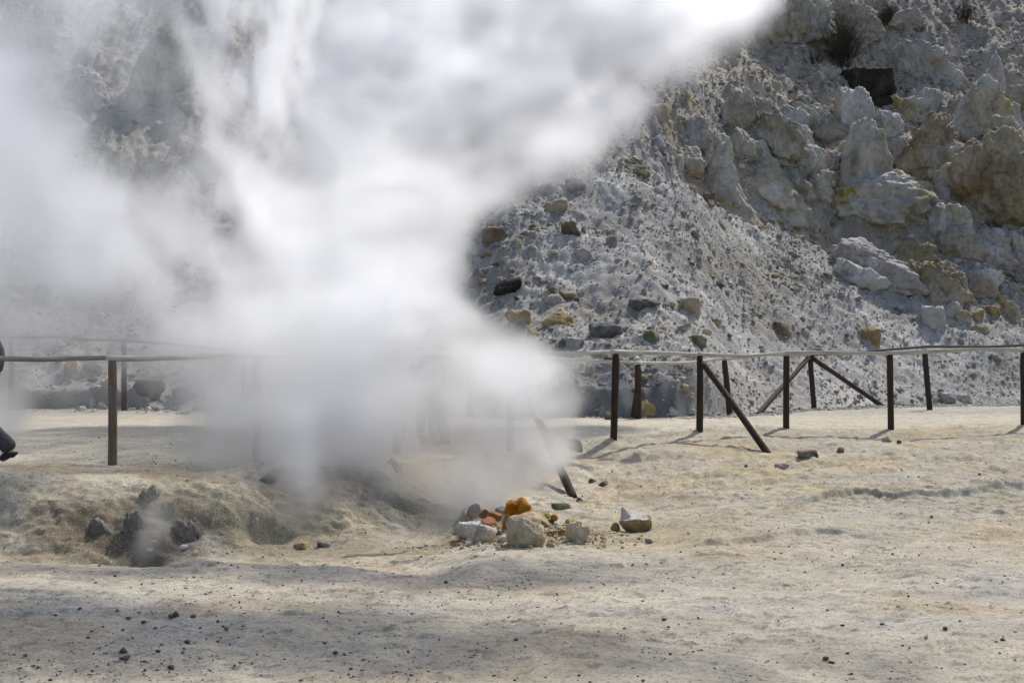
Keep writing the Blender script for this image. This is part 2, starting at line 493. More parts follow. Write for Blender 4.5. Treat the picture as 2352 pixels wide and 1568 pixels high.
M = {
    'grey': rock_mat("grey scree stone", (.36, .35, .33), (.22, .21, .20), (.50, .49, .48), sc_=5),
    'pale': rock_mat("pale altered stone", (.52, .49, .42), (.36, .33, .28), (.66, .64, .60), (.44, .36, .20), .62, 3),
    'cream': rock_mat("cream stone", (.60, .47, .30), (.40, .28, .15), (.70, .60, .45), sc_=7),
    'white': rock_mat("white encrusted stone", (.60, .56, .49), (.42, .38, .31), (.72, .69, .62), sc_=7, crack=.3),
    'tan': rock_mat("tan stone", (.40, .34, .24), (.25, .20, .13), (.52, .46, .36), sc_=5),
    'ochre': rock_mat("ochre stone", (.38, .28, .13), (.21, .15, .07), (.52, .43, .28), sc_=4),
    'brown': rock_mat("brown stone", (.20, .15, .10), (.09, .07, .05), (.33, .27, .20), sc_=4),
    'black': rock_mat("scorched dark rock", (.040, .034, .030), (.018, .016, .015), (.09, .075, .06), (.17, .12, .06), .62, 3),
    'dark': rock_mat("dark grey stone", (.15, .145, .14), (.08, .08, .08), (.26, .25, .24), sc_=5),
    'moss': rock_mat("mossy stone", (.20, .21, .13), (.11, .12, .07), (.32, .32, .24), sc_=5),
    'orange': rock_mat("orange sulphur crusted stone", (.64, .24, .016), (.30, .10, .015), (.76, .38, .05), sc_=13, crack=.3, bmp=1.0),
    'rust': rock_mat("rust orange stone", (.46, .20, .08), (.26, .11, .05), (.55, .32, .18), sc_=9),
    'pink': rock_mat("pinkish stone", (.42, .35, .32), (.30, .24, .22), (.54, .48, .46), sc_=4),
    'sulphur': rock_mat("yellow sulphur crust", (.52, .44, .10), (.32, .27, .10), (.66, .58, .25), sc_=12),
    'vent': rock_mat("dark vent deposit", (.19, .172, .15), (.12, .108, .095), (.27, .24, .20), (.19, .14, .10), .58, 6),
    'clod': rock_mat("crumbly earth", (.27, .235, .185), (.17, .145, .11), (.38, .335, .26), sc_=6),
    'two': rock_mat("white frosted tan boulder", (.50, .40, .27), (.36, .26, .15), (.64, .56, .45), (.60, .55, .47), .54, 6),
    'crag_cream': rock_mat("cream tuff", (.43, .39, .31), (.24, .21, .155), (.57, .54, .47), (.36, .30, .19), .56, 1.1),
    'crag_white': rock_mat("white tuff", (.47, .445, .405), (.29, .27, .235), (.61, .59, .555), (.38, .33, .23), .58, 1.1),
    'crag_yellow': rock_mat("tuff with yellow sulphur stains", (.46, .43, .365), (.26, .225, .17), (.59, .565, .51), (.36, .27, .09), .55, .9),
    'crag_ochre': rock_mat("ochre tuff", (.33, .275, .19), (.17, .13, .08), (.47, .43, .355), (.22, .15, .07), .52, 1.0),
    'crag_pink': rock_mat("pinkish grey tuff", (.42, .38, .35), (.30, .27, .25), (.54, .51, .49), (.40, .33, .24), .58, 1.1),
    'crag_olive': rock_mat("olive grey tuff", (.35, .325, .265), (.20, .18, .14), (.48, .455, .395), (.28, .235, .14), .57, 1.2),
}


def place_rock(name, cx, top, w, h, kind, seed, label, cat, Y=None, depth=.8, sub=4, group=None, sink=.10, rot=0.0, **kw):
    """A stone whose outline in the photo is centred on column cx, from row top, w wide and h high; it stands on the terrain."""
    foot = top + h
    P = hit(cx, foot - .06 * h) if Y is None else Vector(at(cx, foot, Y))
    W, H = w / F * P.y, h / F * P.y
    kw.setdefault('rough', .15); kw.setdefault('fine', .05)
    me = stone_mesh(name, sub, (W, W * depth, H * (1 + sink)), seed, M[kind], **kw)
    o = link(name, me, None, (P.x, P.y + W * depth * .3, CZ - (foot - HY) / F * (P.y) - H * sink), label, cat, group)
    o.rotation_euler.z = rot
    return o


# ---- the heap of coloured stones beside the steam vent
HB = hit(1200, 1238, terrain='ground').y
heap = [  # cx, top, w, h, kind, label, extra distance, stone options
    (1190, 1143, 66, 38, 'orange', 'bright orange sulphur-crusted rock crowning the stone heap', .42, dict(extra=[(.35, -.2, 1, .62), (-.5, -.1, 1, .66)], planes=8, soft=8, rough=.30, freq=1.3, sub=5)),
    (1208, 1181, 92, 72, 'two', 'largest stone of the heap, a blocky tan boulder frosted white on top', 0, dict(planes=9, soft=6, depth=.75, sub=5, extra=[(0, -1, .15, .8), (-1, 0, .1, .85)])),
    (1069, 1170, 62, 54, 'tan', 'brown pyramid-shaped stone at the end of the heap nearest the steam', .18, dict(extra=[(-.8, -.1, .7, .45), (.75, -.1, .65, .45)], planes=6)),
    (1076, 1198, 56, 38, 'white', 'whitish grey flat-topped block in front of the brown pyramid stone', .0, dict(extra=[(0, 0, 1, .6)], planes=8)),
    (1114, 1205, 56, 40, 'two', 'grey angular stone between the whitish block and the big boulder', -.05, dict(planes=12)),
    (1120, 1188, 48, 26, 'rust', 'rusty orange stone lying on top of two grey stones of the heap', .2, dict(planes=9)),
    (1136, 1174, 36, 20, 'rust', 'small rust-brown stone half hidden at the back of the heap', .45, dict()),
    (1164, 1181, 22, 34, 'rust', 'narrow ochre-orange stone wedged against the big boulder', .12, dict()),
    (1233, 1176, 84, 44, 'ochre', 'sloping ochre-brown slab leaning behind the big boulder', .28, dict(extra=[(.7, -.1, .8, .45)], planes=8)),
    (1328, 1199, 58, 46, 'cream', 'cream block with broken faces standing apart at the edge of the heap', .0, dict(planes=10, soft=12)),
    (1314, 1192, 46, 20, 'ochre', 'low olive-brown stone behind the cream block', .35, dict()),
    (1280, 1199, 16, 11, 'white', 'tiny bright white stone on the ochre earth of the heap', .2, dict()),
    (1252, 1178, 26, 14, 'sulphur', 'yellow-green sulphur lump behind the sloping slab', .5, dict()),
    (1273, 1181, 18, 13, 'orange', 'tiny orange lump beside the yellow-green sulphur', .45, dict()),
    (1265, 1190, 18, 14, 'black', 'small black stone below the tiny orange lump', .35, dict()),
    (1152, 1231, 22, 17, 'grey', 'small grey stone touching the left foot of the big boulder', -.1, dict()),
    (1141, 1214, 24, 22, 'brown', 'small dark brown stone in the gap beside the big boulder', .08, dict()),
    (1077, 1245, 16, 10, 'grey', 'pale grey pebble in front of the whitish block', -.2, dict()),
    (1093, 1155, 40, 30, 'pink', 'pinkish rock veiled by steam behind the brown pyramid stone', .7, dict()),
    (1152, 1160, 34, 20, 'grey', 'grey rock veiled by steam left of the orange rock', .7, dict()),
    (1116, 1169, 34, 22, 'brown', 'brown rock veiled by steam behind the rusty stones', .5, dict()),
    (1289, 1155, 46, 14, 'moss', 'flat olive-grey slab lying behind the heap', 1.1, dict(extra=[(0, 0, 1, .5)])),
    (1328, 1239, 14, 9, 'white', 'small pale pebble at the foot of the cream block', -.1, dict()),
    (1265, 1246, 20, 12, 'tan', 'small tan pebble by the right foot of the big boulder', -.1, dict()),
    (1305, 1236, 14, 10, 'tan', 'small tan crumb between the big boulder and the cream block', .0, dict()),
]
for i, (cx, top, w_, h_, kd, lb, dY, kw) in enumerate(heap):
    kw = dict(kw); kw.setdefault('sub', 5 if w_ > 40 else 4); kw.setdefault('rough', .22); kw.setdefault('fine', .07); kw.setdefault('soft', 13)
    base = hit(cx, max(top + h_, 1225), terrain='ground')
    Y = base.y + max(dY, 0) if dY > 0 else hit(cx, top + h_ - 1, terrain='ground').y
    place_rock("rock", cx, top, w_, h_, kd, 300 + i, lb, "rock", Y=Y, group="stones of the coloured heap", sink=.22, **kw)

ob = [o for o in bpy.data.objects if o.get('label', '').startswith('bright orange')][0].data
oc = np.empty(len(ob.vertices) * 3, np.float32); ob.vertices.foreach_get('co', oc); oc = oc.reshape(-1, 3)
oW = oc[:, 0].max() - oc[:, 0].min(); oH = oc[:, 2].max(); up_ = np.clip(oc[:, 2] / oH, 0, 1) ** 2
oc[:, 2] += up_ * oH * (.16 * np.exp(-((oc[:, 0] - .16 * oW) / (.13 * oW)) ** 2) - .12 * np.exp(-((oc[:, 0] + .08 * oW) / (.12 * oW)) ** 2)) - up_ * oH * .08
oc[:, 2] += .010 * fbm3(oc[:, 0] * 30, oc[:, 1] * 30, oc[:, 2] * 30, 33, 4, .6, ridged=True)
ob.vertices.foreach_set('co', oc.ravel()); ob.update()
hr = np.random.default_rng(91)
for i in range(12):                                   # chunks filling the gaps of the heap
    cx_, ft_ = hr.uniform(1060, 1290), hr.uniform(1216, 1246)
    s_ = hr.uniform(10, 20)
    place_rock("rock", cx_, ft_ - s_ * .75, s_, s_ * .75, ['tan', 'ochre', 'cream', 'rust', 'brown'][i % 5], 380 + i, 'small chunk filling the gaps of the stone heap', 'rock', group="chunks in the gaps of the heap", sink=.25, sub=3, soft=14)

# boulder with a white horn on top, right of the heap
bp = hit(1461, 1222, terrain='ground')
W = 78 / F * bp.y
P, f = stone_verts(5, (W, W * .7, W * .60), 77, planes=7, soft=8, extra=[(-.8, -.3, -.7, .42), (.5, -.6, -.6, .7)], rough=.16)
P[:, 2] += W * .30
root = link("boulder", mesh_np("boulder", P, f.ravel(), 3, [M['ochre']]), None, (bp.x, bp.y + W * .2, bp.z - .03),
            'ochre boulder with a white horn-like crest standing alone right of the heap', 'boulder')
fc = P[f].mean(1); fn = np.cross(P[f[:, 1]] - P[f[:, 0]], P[f[:, 2]] - P[f[:, 0]]); fn /= np.linalg.norm(fn, axis=1)[:, None]
capf = f[(fn[:, 2] + .35 * fbm2(fc[:, 0] * 14, fc[:, 1] * 14, 5, 3) > .66) & (fc[:, 2] > W * .42)]
used, inv = np.unique(capf, return_inverse=True)
Q = P[used].copy(); Q[:, 2] += .006; Q[:, :2] *= 1.01
link("white_crust", mesh_np("white_crust", Q, inv.ravel(), 3, [M['white']]), root)
P, f = stone_verts(4, (W * .44, W * .34, W * .56), 79, planes=5, extra=[(-.9, -.2, .25, .38), (.9, 0, .45, .36), (0, -.9, .5, .45)])
P[:, 0] += -W * .25 - P[:, 2] * .18; P[:, 2] += W * .56
link("horn", mesh_np("horn", P, f.ravel(), 3, [M['white']]), root)
place_rock("rock", 1414, 1199, 24, 22, 'ochre', 401, 'small ochre stone tucked against the horned boulder', 'rock', sink=.2)
for i, (cx, top, w_, h_, kd, lb) in enumerate([
    (690, 1244, 36, 19, 'ochre', 'rounded mustard stone on the olive earth below the steam'),
    (736, 1243, 18, 14, 'dark', 'small dark stone right of the mustard stone'),
    (751, 1244, 14, 13, 'pink', 'small pinkish stone right of the dark stone'),
    (1491, 1236, 20, 12, 'grey', 'small grey stone below the horned boulder'),
    (1331, 1142, 16, 10, 'dark', 'small dark stone below the foot of the steamy brace'),
    (1386, 1104, 26, 12, 'brown', 'flat brown stone right of the brace in the steam edge'),
    (1361, 1098, 20, 10, 'brown', 'small brown stone beside the brace in the steam edge'),
    (1320, 1007, 40, 28, 'dark', 'dark rounded lump of earth at the edge of the steam'),
    (1857, 1032, 48, 20, 'brown', 'flat brown stone on the bank right of the leaning brace'),
    (1931, 1027, 18, 13, 'brown', 'small brown stone farther right on the bank'),
    (2038, 1001, 24, 13, 'white', 'pale stone at the foot of a dark fence post'),
    (2066, 1010, 12, 8, 'brown', 'small dark stone right of the pale stone'),
    (1336, 1146, 10, 8, 'grey', 'tiny grey stone on the bank above the heap'),
    (1800, 1063, 40, 14, 'pink', 'flat pinkish stone sunk in the grey bank'),
    (352, 1240, 22, 18, 'brown', 'reddish brown stone at the rim of the dark hollow'),
    (448, 1262, 16, 14, 'cream', 'small cream stone on the rim below the dark hollow'),
    (345, 1256, 30, 10, 'white', 'flat white stone on the rim in front of the small vent'),
    (420, 1250, 22, 10, 'white', 'small white stone on the rim right of the small vent'),
    (588, 1188, 10, 8, 'white', 'tiny white stone on the yellowish bank'),
]):
    place_rock("rock", cx, top, w_, h_, kd, 420 + i, lb, 'rock', sink=.25, depth=.8)
for i, (cx, top, w_, h_, lb, ks) in enumerate([
    (232, 1190, 118, 44, 'dark sloping vent rock on the left side of the dark hollow', dict(extra=[(.5, 0, .9, .45)])),
    (300, 1172, 60, 44, 'dark grey vent rock at the back of the dark hollow', dict()),
    (418, 1188, 110, 52, 'large dark grey vent rock on the right side of the dark hollow', dict(planes=20)),
    (332, 1114, 70, 44, 'rugged grey-brown knob of earth above the dark hollow', dict(planes=20)),
    (905, 1052, 74, 28, 'dark crumbly rock under the steam near the walking legs', dict()),
    (612, 1082, 80, 28, 'dark brown ledge at the left edge of the steam', dict(extra=[(-.5, 0, .85, .4)])),
    (380, 1150, 50, 20, 'small grey-brown clod right of the rugged knob', dict()),
]):
    place_rock("rock", cx, top, w_, h_, ('vent', 'vent', 'vent', 'clod', 'clod', 'clod', 'clod')[i], 450 + i, lb, 'rock', sub=5, sink=1.3, depth=1.0, rough=.34, fine=.16, freq=2.4, strata=.06, flare=.6, **ks)

# ---- crags of the hillside
crags = [  # cx, top, w, h, kind, label, options
    (1790, 322, 166, 150, 'crag_cream', 'dun cone-shaped crag at the top of the scree cone', dict(extra=[(-.8, -.1, .5, .32), (.85, -.1, .6, .36), (0, -.9, .6, .6)])),
    (1655, 338, 84, 118, 'crag_white', 'lilac-white crag left of the dun cone-shaped crag', dict(extra=[(-.6, -.1, .6, .4), (.9, 0, .3, .5)])),
    (1772, 258, 108, 100, 'crag_cream', 'cream ridge of rock behind the dun cone-shaped crag', dict(extra=[(.6, 0, .7, .45)])),
    (1846, 286, 36, 62, 'pale', 'narrow pale pillar between two cream crags', dict(extra=[(.3, 0, .9, .7)])),
    (1886, 220, 104, 104, 'crag_olive', 'rounded olive-grey crag below the black boulder', dict()),
    (1968, 208, 76, 112, 'crag_white', 'pale square pillar just under the black boulder', dict(extra=[(0, 0, 1, .8)], planes=7, soft=14)),
    (1996, 282, 118, 168, 'crag_yellow', 'tall pinnacle with yellow sulphur stains', dict(extra=[(-.9, -.1, .3, .42), (.9, -.1, .35, .42)])),
    (2012, 392, 200, 98, 'crag_yellow', 'broad pale boulder forming the foot of the yellow-stained pinnacle', dict(extra=[(0, -.2, 1, .6), (-.5, -.2, .9, .55)])),
    (2130, 262, 128, 146, 'crag_ochre', 'big crag with an ochre lower face right of the yellow-stained pinnacle', dict(extra=[(-.7, 0, .6, .45)])),
    (2095, 222, 108, 62, 'crag_yellow', 'pale yellowish shoulder of rock above the big ochre crag', dict()),
    (2250, 186, 124, 128, 'crag_yellow', 'grey-white crag with a pointed top near the right edge', dict(extra=[(-.8, 0, .55, .4), (.6, 0, .8, .6)])),
    (2290, 128, 60, 110, 'crag_white', 'slim white spike of rock behind the pointed crag', dict(extra=[(-.8, 0, .5, .4), (.8, 0, .5, .4)])),
    (2150, 98, 118, 100, 'crag_white', 'white pitted crag high on the slope right of the black boulder', dict(extra=[(.4, 0, .8, .6)])),
    (2282, 300, 170, 178, 'crag_ochre', 'dark ochre overhanging wall at the right edge', dict(planes=24, extra=[(0, -1, -.5, .6)])),
    (2330, 270, 90, 120, 'crag_cream', 'cream rock with a hollow at the right edge above the ochre wall', dict()),
    (1850, -30, 120, 118, 'crag_cream', 'large pale olive block at the top beside the steam', dict(planes=8, extra=[(0, 0, 1, .8)])),
    (1955, -20, 100, 100, 'crag_cream', 'pale olive block behind the big dry bush', dict(planes=8)),
    (2074, 28, 76, 40, 'crag_pink', 'wedge-shaped pinkish block right of the upper bush', dict(extra=[(-.5, 0, .9, .4)])),
    (2010, 545, 150, 100, 'crag_pink', 'smooth pinkish wall of the gully behind the scree cone', dict(extra=[(.4, -.3, .9, .5)])),
    (2160, 600, 118, 100, 'crag_ochre', 'brown bank of earth below the pinkish gully wall', dict(planes=18)),
    (2272, 530, 96, 84, 'crag_pink', 'grey wedge of rock low at the right edge', dict(extra=[(-.6, 0, .8, .4)])),
    (2336, 540, 60, 70, 'crag_white', 'pale rock cut by the right edge beside the grey wedge', dict()),
    (2200, 520, 90, 60, 'crag_olive', 'olive-grey hump between the pinkish gully wall and the grey wedge', dict()),
    (1700, 300, 60, 60, 'crag_olive', 'small olive hump above the lilac-white crag', dict()),
    (1985, 600, 90, 60, 'crag_white', 'pale crest of rock on the scree edge below the pinkish wall', dict(extra=[(.5, 0, .9, .4)])),
    (350, 20, 130, 200, 'crag_olive', 'dark olive crag seen through a gap in the steam', dict(extra=[(-.8, 0, .6, .45)])),
    (192, 168, 80, 66, 'crag_white', 'white rounded rock seen through thin steam', dict()),
    (60, 10, 120, 110, 'crag_cream', 'cream crag in the upper left corner behind thin steam', dict()),
]
cr = np.random.default_rng(55)
for i in range(22):
    px, py = [(1700, 210), (1742, 232), (1812, 248), (1860, 330), (1905, 350), (1880, 400), (1840, 420), (2080, 320), (2120, 210), (2185, 330), (2195, 420), (2230, 330), (2320, 240), (2345, 200), (2040, 262), (1935, 330),
              (1600, 270), (1640, 300), (1580, 340), (2100, 560), (2180, 470), (2260, 620)][i]
    wv = cr.uniform(46, 84)
    crags.append((px, py, wv, wv * cr.uniform(.7, 1.1), ['crag_cream', 'crag_olive', 'crag_white', 'crag_yellow', 'crag_pink', 'crag_cream'][i % 6], 'small weathered knob of tuff between the larger crags', dict()))
for i, (cx, top, w_, h_, kd, lb, kw) in enumerate(crags):
    kw = dict(kw)
    foot = top + h_
    P = hit(cx, foot - 6)
    sub = 6 if w_ > 90 else 5
    kw.setdefault('soft', 5)
    Wd, Hd = w_ / F * P.y * 1.55, h_ / F * P.y
    me = stone_mesh("rock_outcrop", sub, (Wd, Wd * .9, Hd * 1.6), 500 + i, M[kd], rough=.46, fine=.10, freq=1.7, strata=.05, flare=.28, ridge=False, fissure=.13, **kw)
    link("rock_outcrop", me, None, (P.x, P.y + Wd * .20, P.z - Hd * .56), lb, 'crag', 'crags of the hillside')

place_rock("boulder", 2001, 150, 146, 92, 'black', 601, 'big black scorched boulder high on the slope', 'boulder', sub=6, sink=.12, planes=5, soft=22, rough=.14, fine=.06, strata=.05, extra=[(.55, -.3, -.8, .6), (0, -.1, 1, .62), (-1, -.2, 0, .75), (1, -.3, .1, .8), (0, -1, .1, .7)])
place_rock("boulder", 2022, 215, 60, 30, 'black', 602, 'dark lower block hanging under the big black boulder', 'boulder', sub=5, sink=.3, planes=7, soft=20)

# ---- boulders lying on the scree
scree = [
    (1138, 518, 64, 38, 'brown', 'brown boulder with a dark hollow where the steam ends'),
    (1311, 506, 46, 32, 'brown', 'brown boulder high in the middle of the scree'),
    (1166, 637, 68, 38, 'black', 'dark split boulder in the scree near the steam'),
    (1096, 612, 46, 44, 'dark', 'dark grey boulder half veiled at the steam edge'),
    (1218, 560, 38, 26, 'grey', 'grey boulder below the brown boulder at the steam edge'),
    (1190, 548, 18, 20, 'tan', 'small upright tan stone beside the grey boulder'),
    (1406, 538, 28, 24, 'grey', 'rounded grey boulder on the upper scree'),
    (1340, 568, 40, 26, 'pink', 'pinkish boulder in the middle of the scree'),
    (1276, 674, 56, 24, 'pink', 'flat pinkish slab below the dry grass tuft'),
    (1307, 667, 36, 16, 'tan', 'thin tan slab right of the dry grass tuft'),
    (1190, 710, 60, 36, 'ochre', 'ochre boulder low on the scree near the steam'),
    (1284, 712, 84, 32, 'ochre', 'wide ochre rock with a dark hollow low on the scree'),
    (1224, 752, 30, 22, 'ochre', 'small ochre stone below the ochre boulder'),
    (1392, 738, 76, 36, 'dark', 'dark hummock low on the scree'),
    (1490, 754, 42, 32, 'olive', 'greenish grey rock above the fence rail'),
    (1322, 772, 46, 30, 'grey', 'grey boulder just above the pale fence rail'),
    (1294, 776, 26, 22, 'dark', 'dark stone touching the grey boulder above the rail'),
    (1484, 680, 76, 24, 'dark', 'long dark slab lying aslant on the scree'),
    (1582, 682, 60, 36, 'tan', 'tan slab sticking out of the scree'),
    (1798, 737, 46, 34, 'brown', 'brown boulder above the second dark post pair'),
    (2002, 748, 44, 40, 'ochre', 'ochre boulder at the foot of the scree cone'),
    (1990, 778, 26, 16, 'pink', 'small pink-grey stone below the ochre boulder'),
    (1832, 760, 12, 12, 'brown', 'small brown stone right of the brown boulder'),
    (1598, 768, 58, 26, 'olive', 'low olive hump above the fence rail'),
    (1630, 440, 30, 26, 'brown', 'dark pointed rock at the foot of the lilac-white crag'),
    (1660, 452, 56, 26, 'ochre', 'yellow-brown slab beside the dark pointed rock'),
    (1432, 256, 50, 44, 'tan', 'tan block at the upper edge of the steam'),
    (1514, 234, 48, 34, 'tan', 'flat-topped tan block higher on the slope by the steam'),
    (1322, 404, 48, 34, 'dark', 'dark boulder where steam meets the scree'),
    (1276, 452, 60, 34, 'tan', 'rounded tan boulder at the steam edge'),
    (1462, 374, 76, 28, 'moss', 'mossy green rock across the upper scree'),
    (1512, 308, 36, 32, 'grey', 'pale rounded boulder at the left end of a stone row'),
    (1540, 326, 32, 26, 'pale', 'pale boulder in the middle of a stone row'),
    (1556, 352, 36, 30, 'pale', 'pale boulder at the lower end of a stone row'),
    (1356, 838, 24, 26, 'ochre', 'small ochre stone framed by the fence rails'),
    (2302, 672, 44, 34, 'ochre', 'largest ochre rock of the pile at the right edge'),
    (2330, 690, 36, 40, 'tan', 'tall tan rock of the pile at the right edge'),
    (2284, 700, 34, 26, 'ochre', 'ochre rock in the middle of the right-hand pile'),
    (2214, 710, 40, 32, 'tan', 'tan rock at the left of the right-hand pile'),
    (2246, 708, 34, 28, 'ochre', 'ochre rock beside the tan rock of the right-hand pile'),
    (2256, 742, 50, 22, 'tan', 'low tan slab below the right-hand pile'),
    (2150, 700, 60, 56, 'crag_white', 'pale grey boulder at the end of the scree edge'),
    (2190, 690, 40, 40, 'pale', 'pale boulder left of the right-hand pile'),
    (2010, 640, 24, 22, 'brown', 'brown stone on the crest of the scree cone'),
    (1760, 392, 30, 24, 'brown', 'brown rock lodged in the gully between crags'),
    (1985, 410, 34, 32, 'brown', 'brown wedge stone left of the broad pale boulder'),
    (1905, 420, 40, 34, 'brown', 'dark brown stone in the rubble between two crags'),
    (162, 826, 40, 28, 'cream', 'cream angular rock beyond the left fence'),
    (212, 832, 46, 24, 'dark', 'grey-brown rounded rock beside the cream angular rock'),
    (212, 912, 18, 24, 'white', 'white upright stone beyond the left fence'),
    (236, 920, 36, 18, 'pale', 'pale low stone beside the white upright stone'),
    (338, 868, 70, 40, 'dark', 'dark rock right of the left back post in thin steam'),
    (418, 878, 60, 40, 'dark', 'dark hollowed rock where the left steam begins'),
    (420, 938, 36, 14, 'white', 'flat white stone on the path edge in thin steam'),
    (1480, 912, 70, 40, 'ochre', 'ochre rock face behind the short dark post'),
    (1402, 944, 30, 20, 'brown', 'brown stone at the foot of the dark bank'),
    (1545, 932, 34, 20, 'pale', 'pale stone on the path right of the short dark post'),
    (1584, 938, 40, 12, 'pale', 'flat pale stone farther right on the path edge'),
    (2180, 900, 40, 24, 'grey', 'grey rock beyond the right back post'),
    (2215, 905, 36, 18, 'pale', 'pale rock beside the grey rock beyond the right back post'),
]
M['olive'] = M['moss']
for i, (cx, top, w_, h_, kd, lb) in enumerate(scree):
    place_rock("boulder", cx, top, w_, h_ * 1.05, kd, 700 + i, lb, 'boulder', sink=.35, depth=.85, rough=.24, fine=.08, freq=2.2, strata=.05, group="boulders lying on the slope", planes=11)

# ---- loose stones of the scree: the 300 biggest are objects, the rest is rubble
proto = {}
for k in ('grey', 'pale', 'tan', 'brown', 'dark', 'white'):
    proto[k] = [stone_mesh("scree_stone", 3, (1, .85, .72), 900 + 10 * len(proto) + j, M[k], rough=.14) for j in range(4)]
kinds = ['grey'] * 7 + ['pale'] * 4 + ['tan'] * 4 + ['brown'] + ['dark'] + ['white']
adj = dict(grey='grey', pale='pale', tan='tan', brown='brown', dark='dark grey', white='whitish')


def where(px, py):
    if px > 1640 and py < 470:
        return 'among the crags'
    if py > 800:
        return 'at the foot of the slope behind the fence'
    if px < 1120:
        return 'on the slope behind the steam'
    if px > 1950:
        return 'beyond the edge of the scree cone'
    if py < 480:
        return 'on the upper scree by the steam'
    return 'on the grey scree cone'


cnt = 0
while cnt < 290:
    px = rng.uniform(0, 2350); py = rng.uniform(20, 930)
    if px < 1040 and rng.uniform() < .8:
        continue
    P = hit(px, py, 24)
    if P.y < 24.5:
        continue
    s = .085 + .13 * rng.uniform() ** 2.2
    k = random.choice(kinds)
    o = link("stone", random.choice(proto[k]), None, (P.x, P.y, P.z - s * .18),
             "loose %s %s stone %s" % (random.choice(['angular', 'blocky', 'broken']) if s > .12 else 'small', adj[k], where(px, py)), 'stone', 'loose stones of the scree')
    o.scale = (s * rng.uniform(.8, 1.3), s, s * rng.uniform(.7, 1.2))
    o.rotation_euler = (rng.uniform(-.4, .4), rng.uniform(-.4, .4), rng.uniform(0, 6.28))
    cnt += 1


def scatter(name, n, xs, ys, zs, sizes, palette, mat, seed, label, sub=1, flat=.75, lift=.10):
    """One mesh of many small separate stones."""
    r = np.random.default_rng(seed)
    d, f = ICO[sub]
    nv = len(d)
    rot = r.normal(size=(n, 4)); rot /= np.linalg.norm(rot, axis=1)[:, None]
    a, b, c, e = rot.T
    Rm = np.stack([np.stack([1 - 2 * (c * c + e * e), 2 * (b * c - a * e), 2 * (b * e + a * c)], 1),
                   np.stack([2 * (b * c + a * e), 1 - 2 * (b * b + e * e), 2 * (c * e - a * b)], 1),
                   np.stack([2 * (b * e - a * c), 2 * (c * e + a * b), 1 - 2 * (b * b + c * c)], 1)], 1)
    k = r.uniform(.62, 1.25, (n, nv, 1))
    S = np.stack([r.uniform(.7, 1.25, n), r.uniform(.7, 1.25, n), r.uniform(.5, .95, n)], 1)
    V = np.einsum('nij,vj->nvi', Rm, d) * k * S[:, None, :] * (sizes * .5)[:, None, None]
    V[:, :, 2] *= flat / .75
    V += np.stack([xs, ys, zs + sizes * lift], 1)[:, None, :]
    fs = (f[None] + (np.arange(n) * nv)[:, None, None]).reshape(-1)
    pal = np.array(palette)
    cc = pal[r.integers(0, len(pal), n)] * r.uniform(.75, 1.2, (n, 1))
    cols = np.repeat(cc, nv, axis=0)
    me = mesh_np(name, V.reshape(-1, 3), fs, 3, [mat], False, cols)
    return link(name, me, None, label=label, kind='stuff')


M_rub = attr_mat("scree rubble", 30, .35, .4, .01)
n = 150000
ys = rng.uniform(25, 50, n); half = .335 * ys
xs = rng.uniform(-1, 1, n) * half + .2
bare = fbm2(xs * .6, ys * .6, 301, 3)
keep = (ys > ipt(xs, YBX, YBY) - 1.3) & (rng.uniform(size=n) < .45 + .9 * sst(-.35, .35, bare)) & ((xs > -3.5) | (rng.uniform(size=n) < .45))
xs, ys = xs[keep], ys[keep]; n = len(xs)
sz = .02 + .07 * rng.uniform(size=n) ** 4.5
zs = np.maximum(hz(xs, ys), gz(xs, ys))
scatter("rubble", n, xs, ys, zs, sz, [(.42, .40, .37), (.49, .47, .44), (.38, .36, .33), (.43, .39, .32), (.31, .28, .24), (.56, .545, .51), (.35, .30, .22), (.45, .435, .41)], M_rub, 5, 'countless small grey stones covering the slope', flat=.64, lift=.02)

n = 60000                                             # coarser debris: in patches on the scree, everywhere between the crags
ys = rng.uniform(26, 57, n); xs = rng.uniform(-1, 1, n) * .335 * ys + .2
up = (ys > np.interp(xs, YEX, YEY)) & (xs > 1.5)
patch = sst(.05, .4, fbm2(xs * .45, ys * .45, 331, 3))
keep = (ys > ipt(xs, YBX, YBY) - .6) & (rng.uniform(size=n) < np.where(up, .95, .06 + .55 * patch)) & (xs > -11)
xs, ys = xs[keep], ys[keep]; n = len(xs)
zs = np.maximum(hz(xs, ys), gz(xs, ys))
scatter("rubble", n, xs, ys, zs, .04 + .14 * rng.uniform(size=n) ** 4, [(.42, .39, .34), (.50, .47, .42), (.36, .32, .26), (.42, .35, .25), (.24, .20, .16), (.58, .56, .52), (.34, .27, .17)], M_rub, 15, 'coarser stony debris among the crags and in patches on the scree', sub=2)

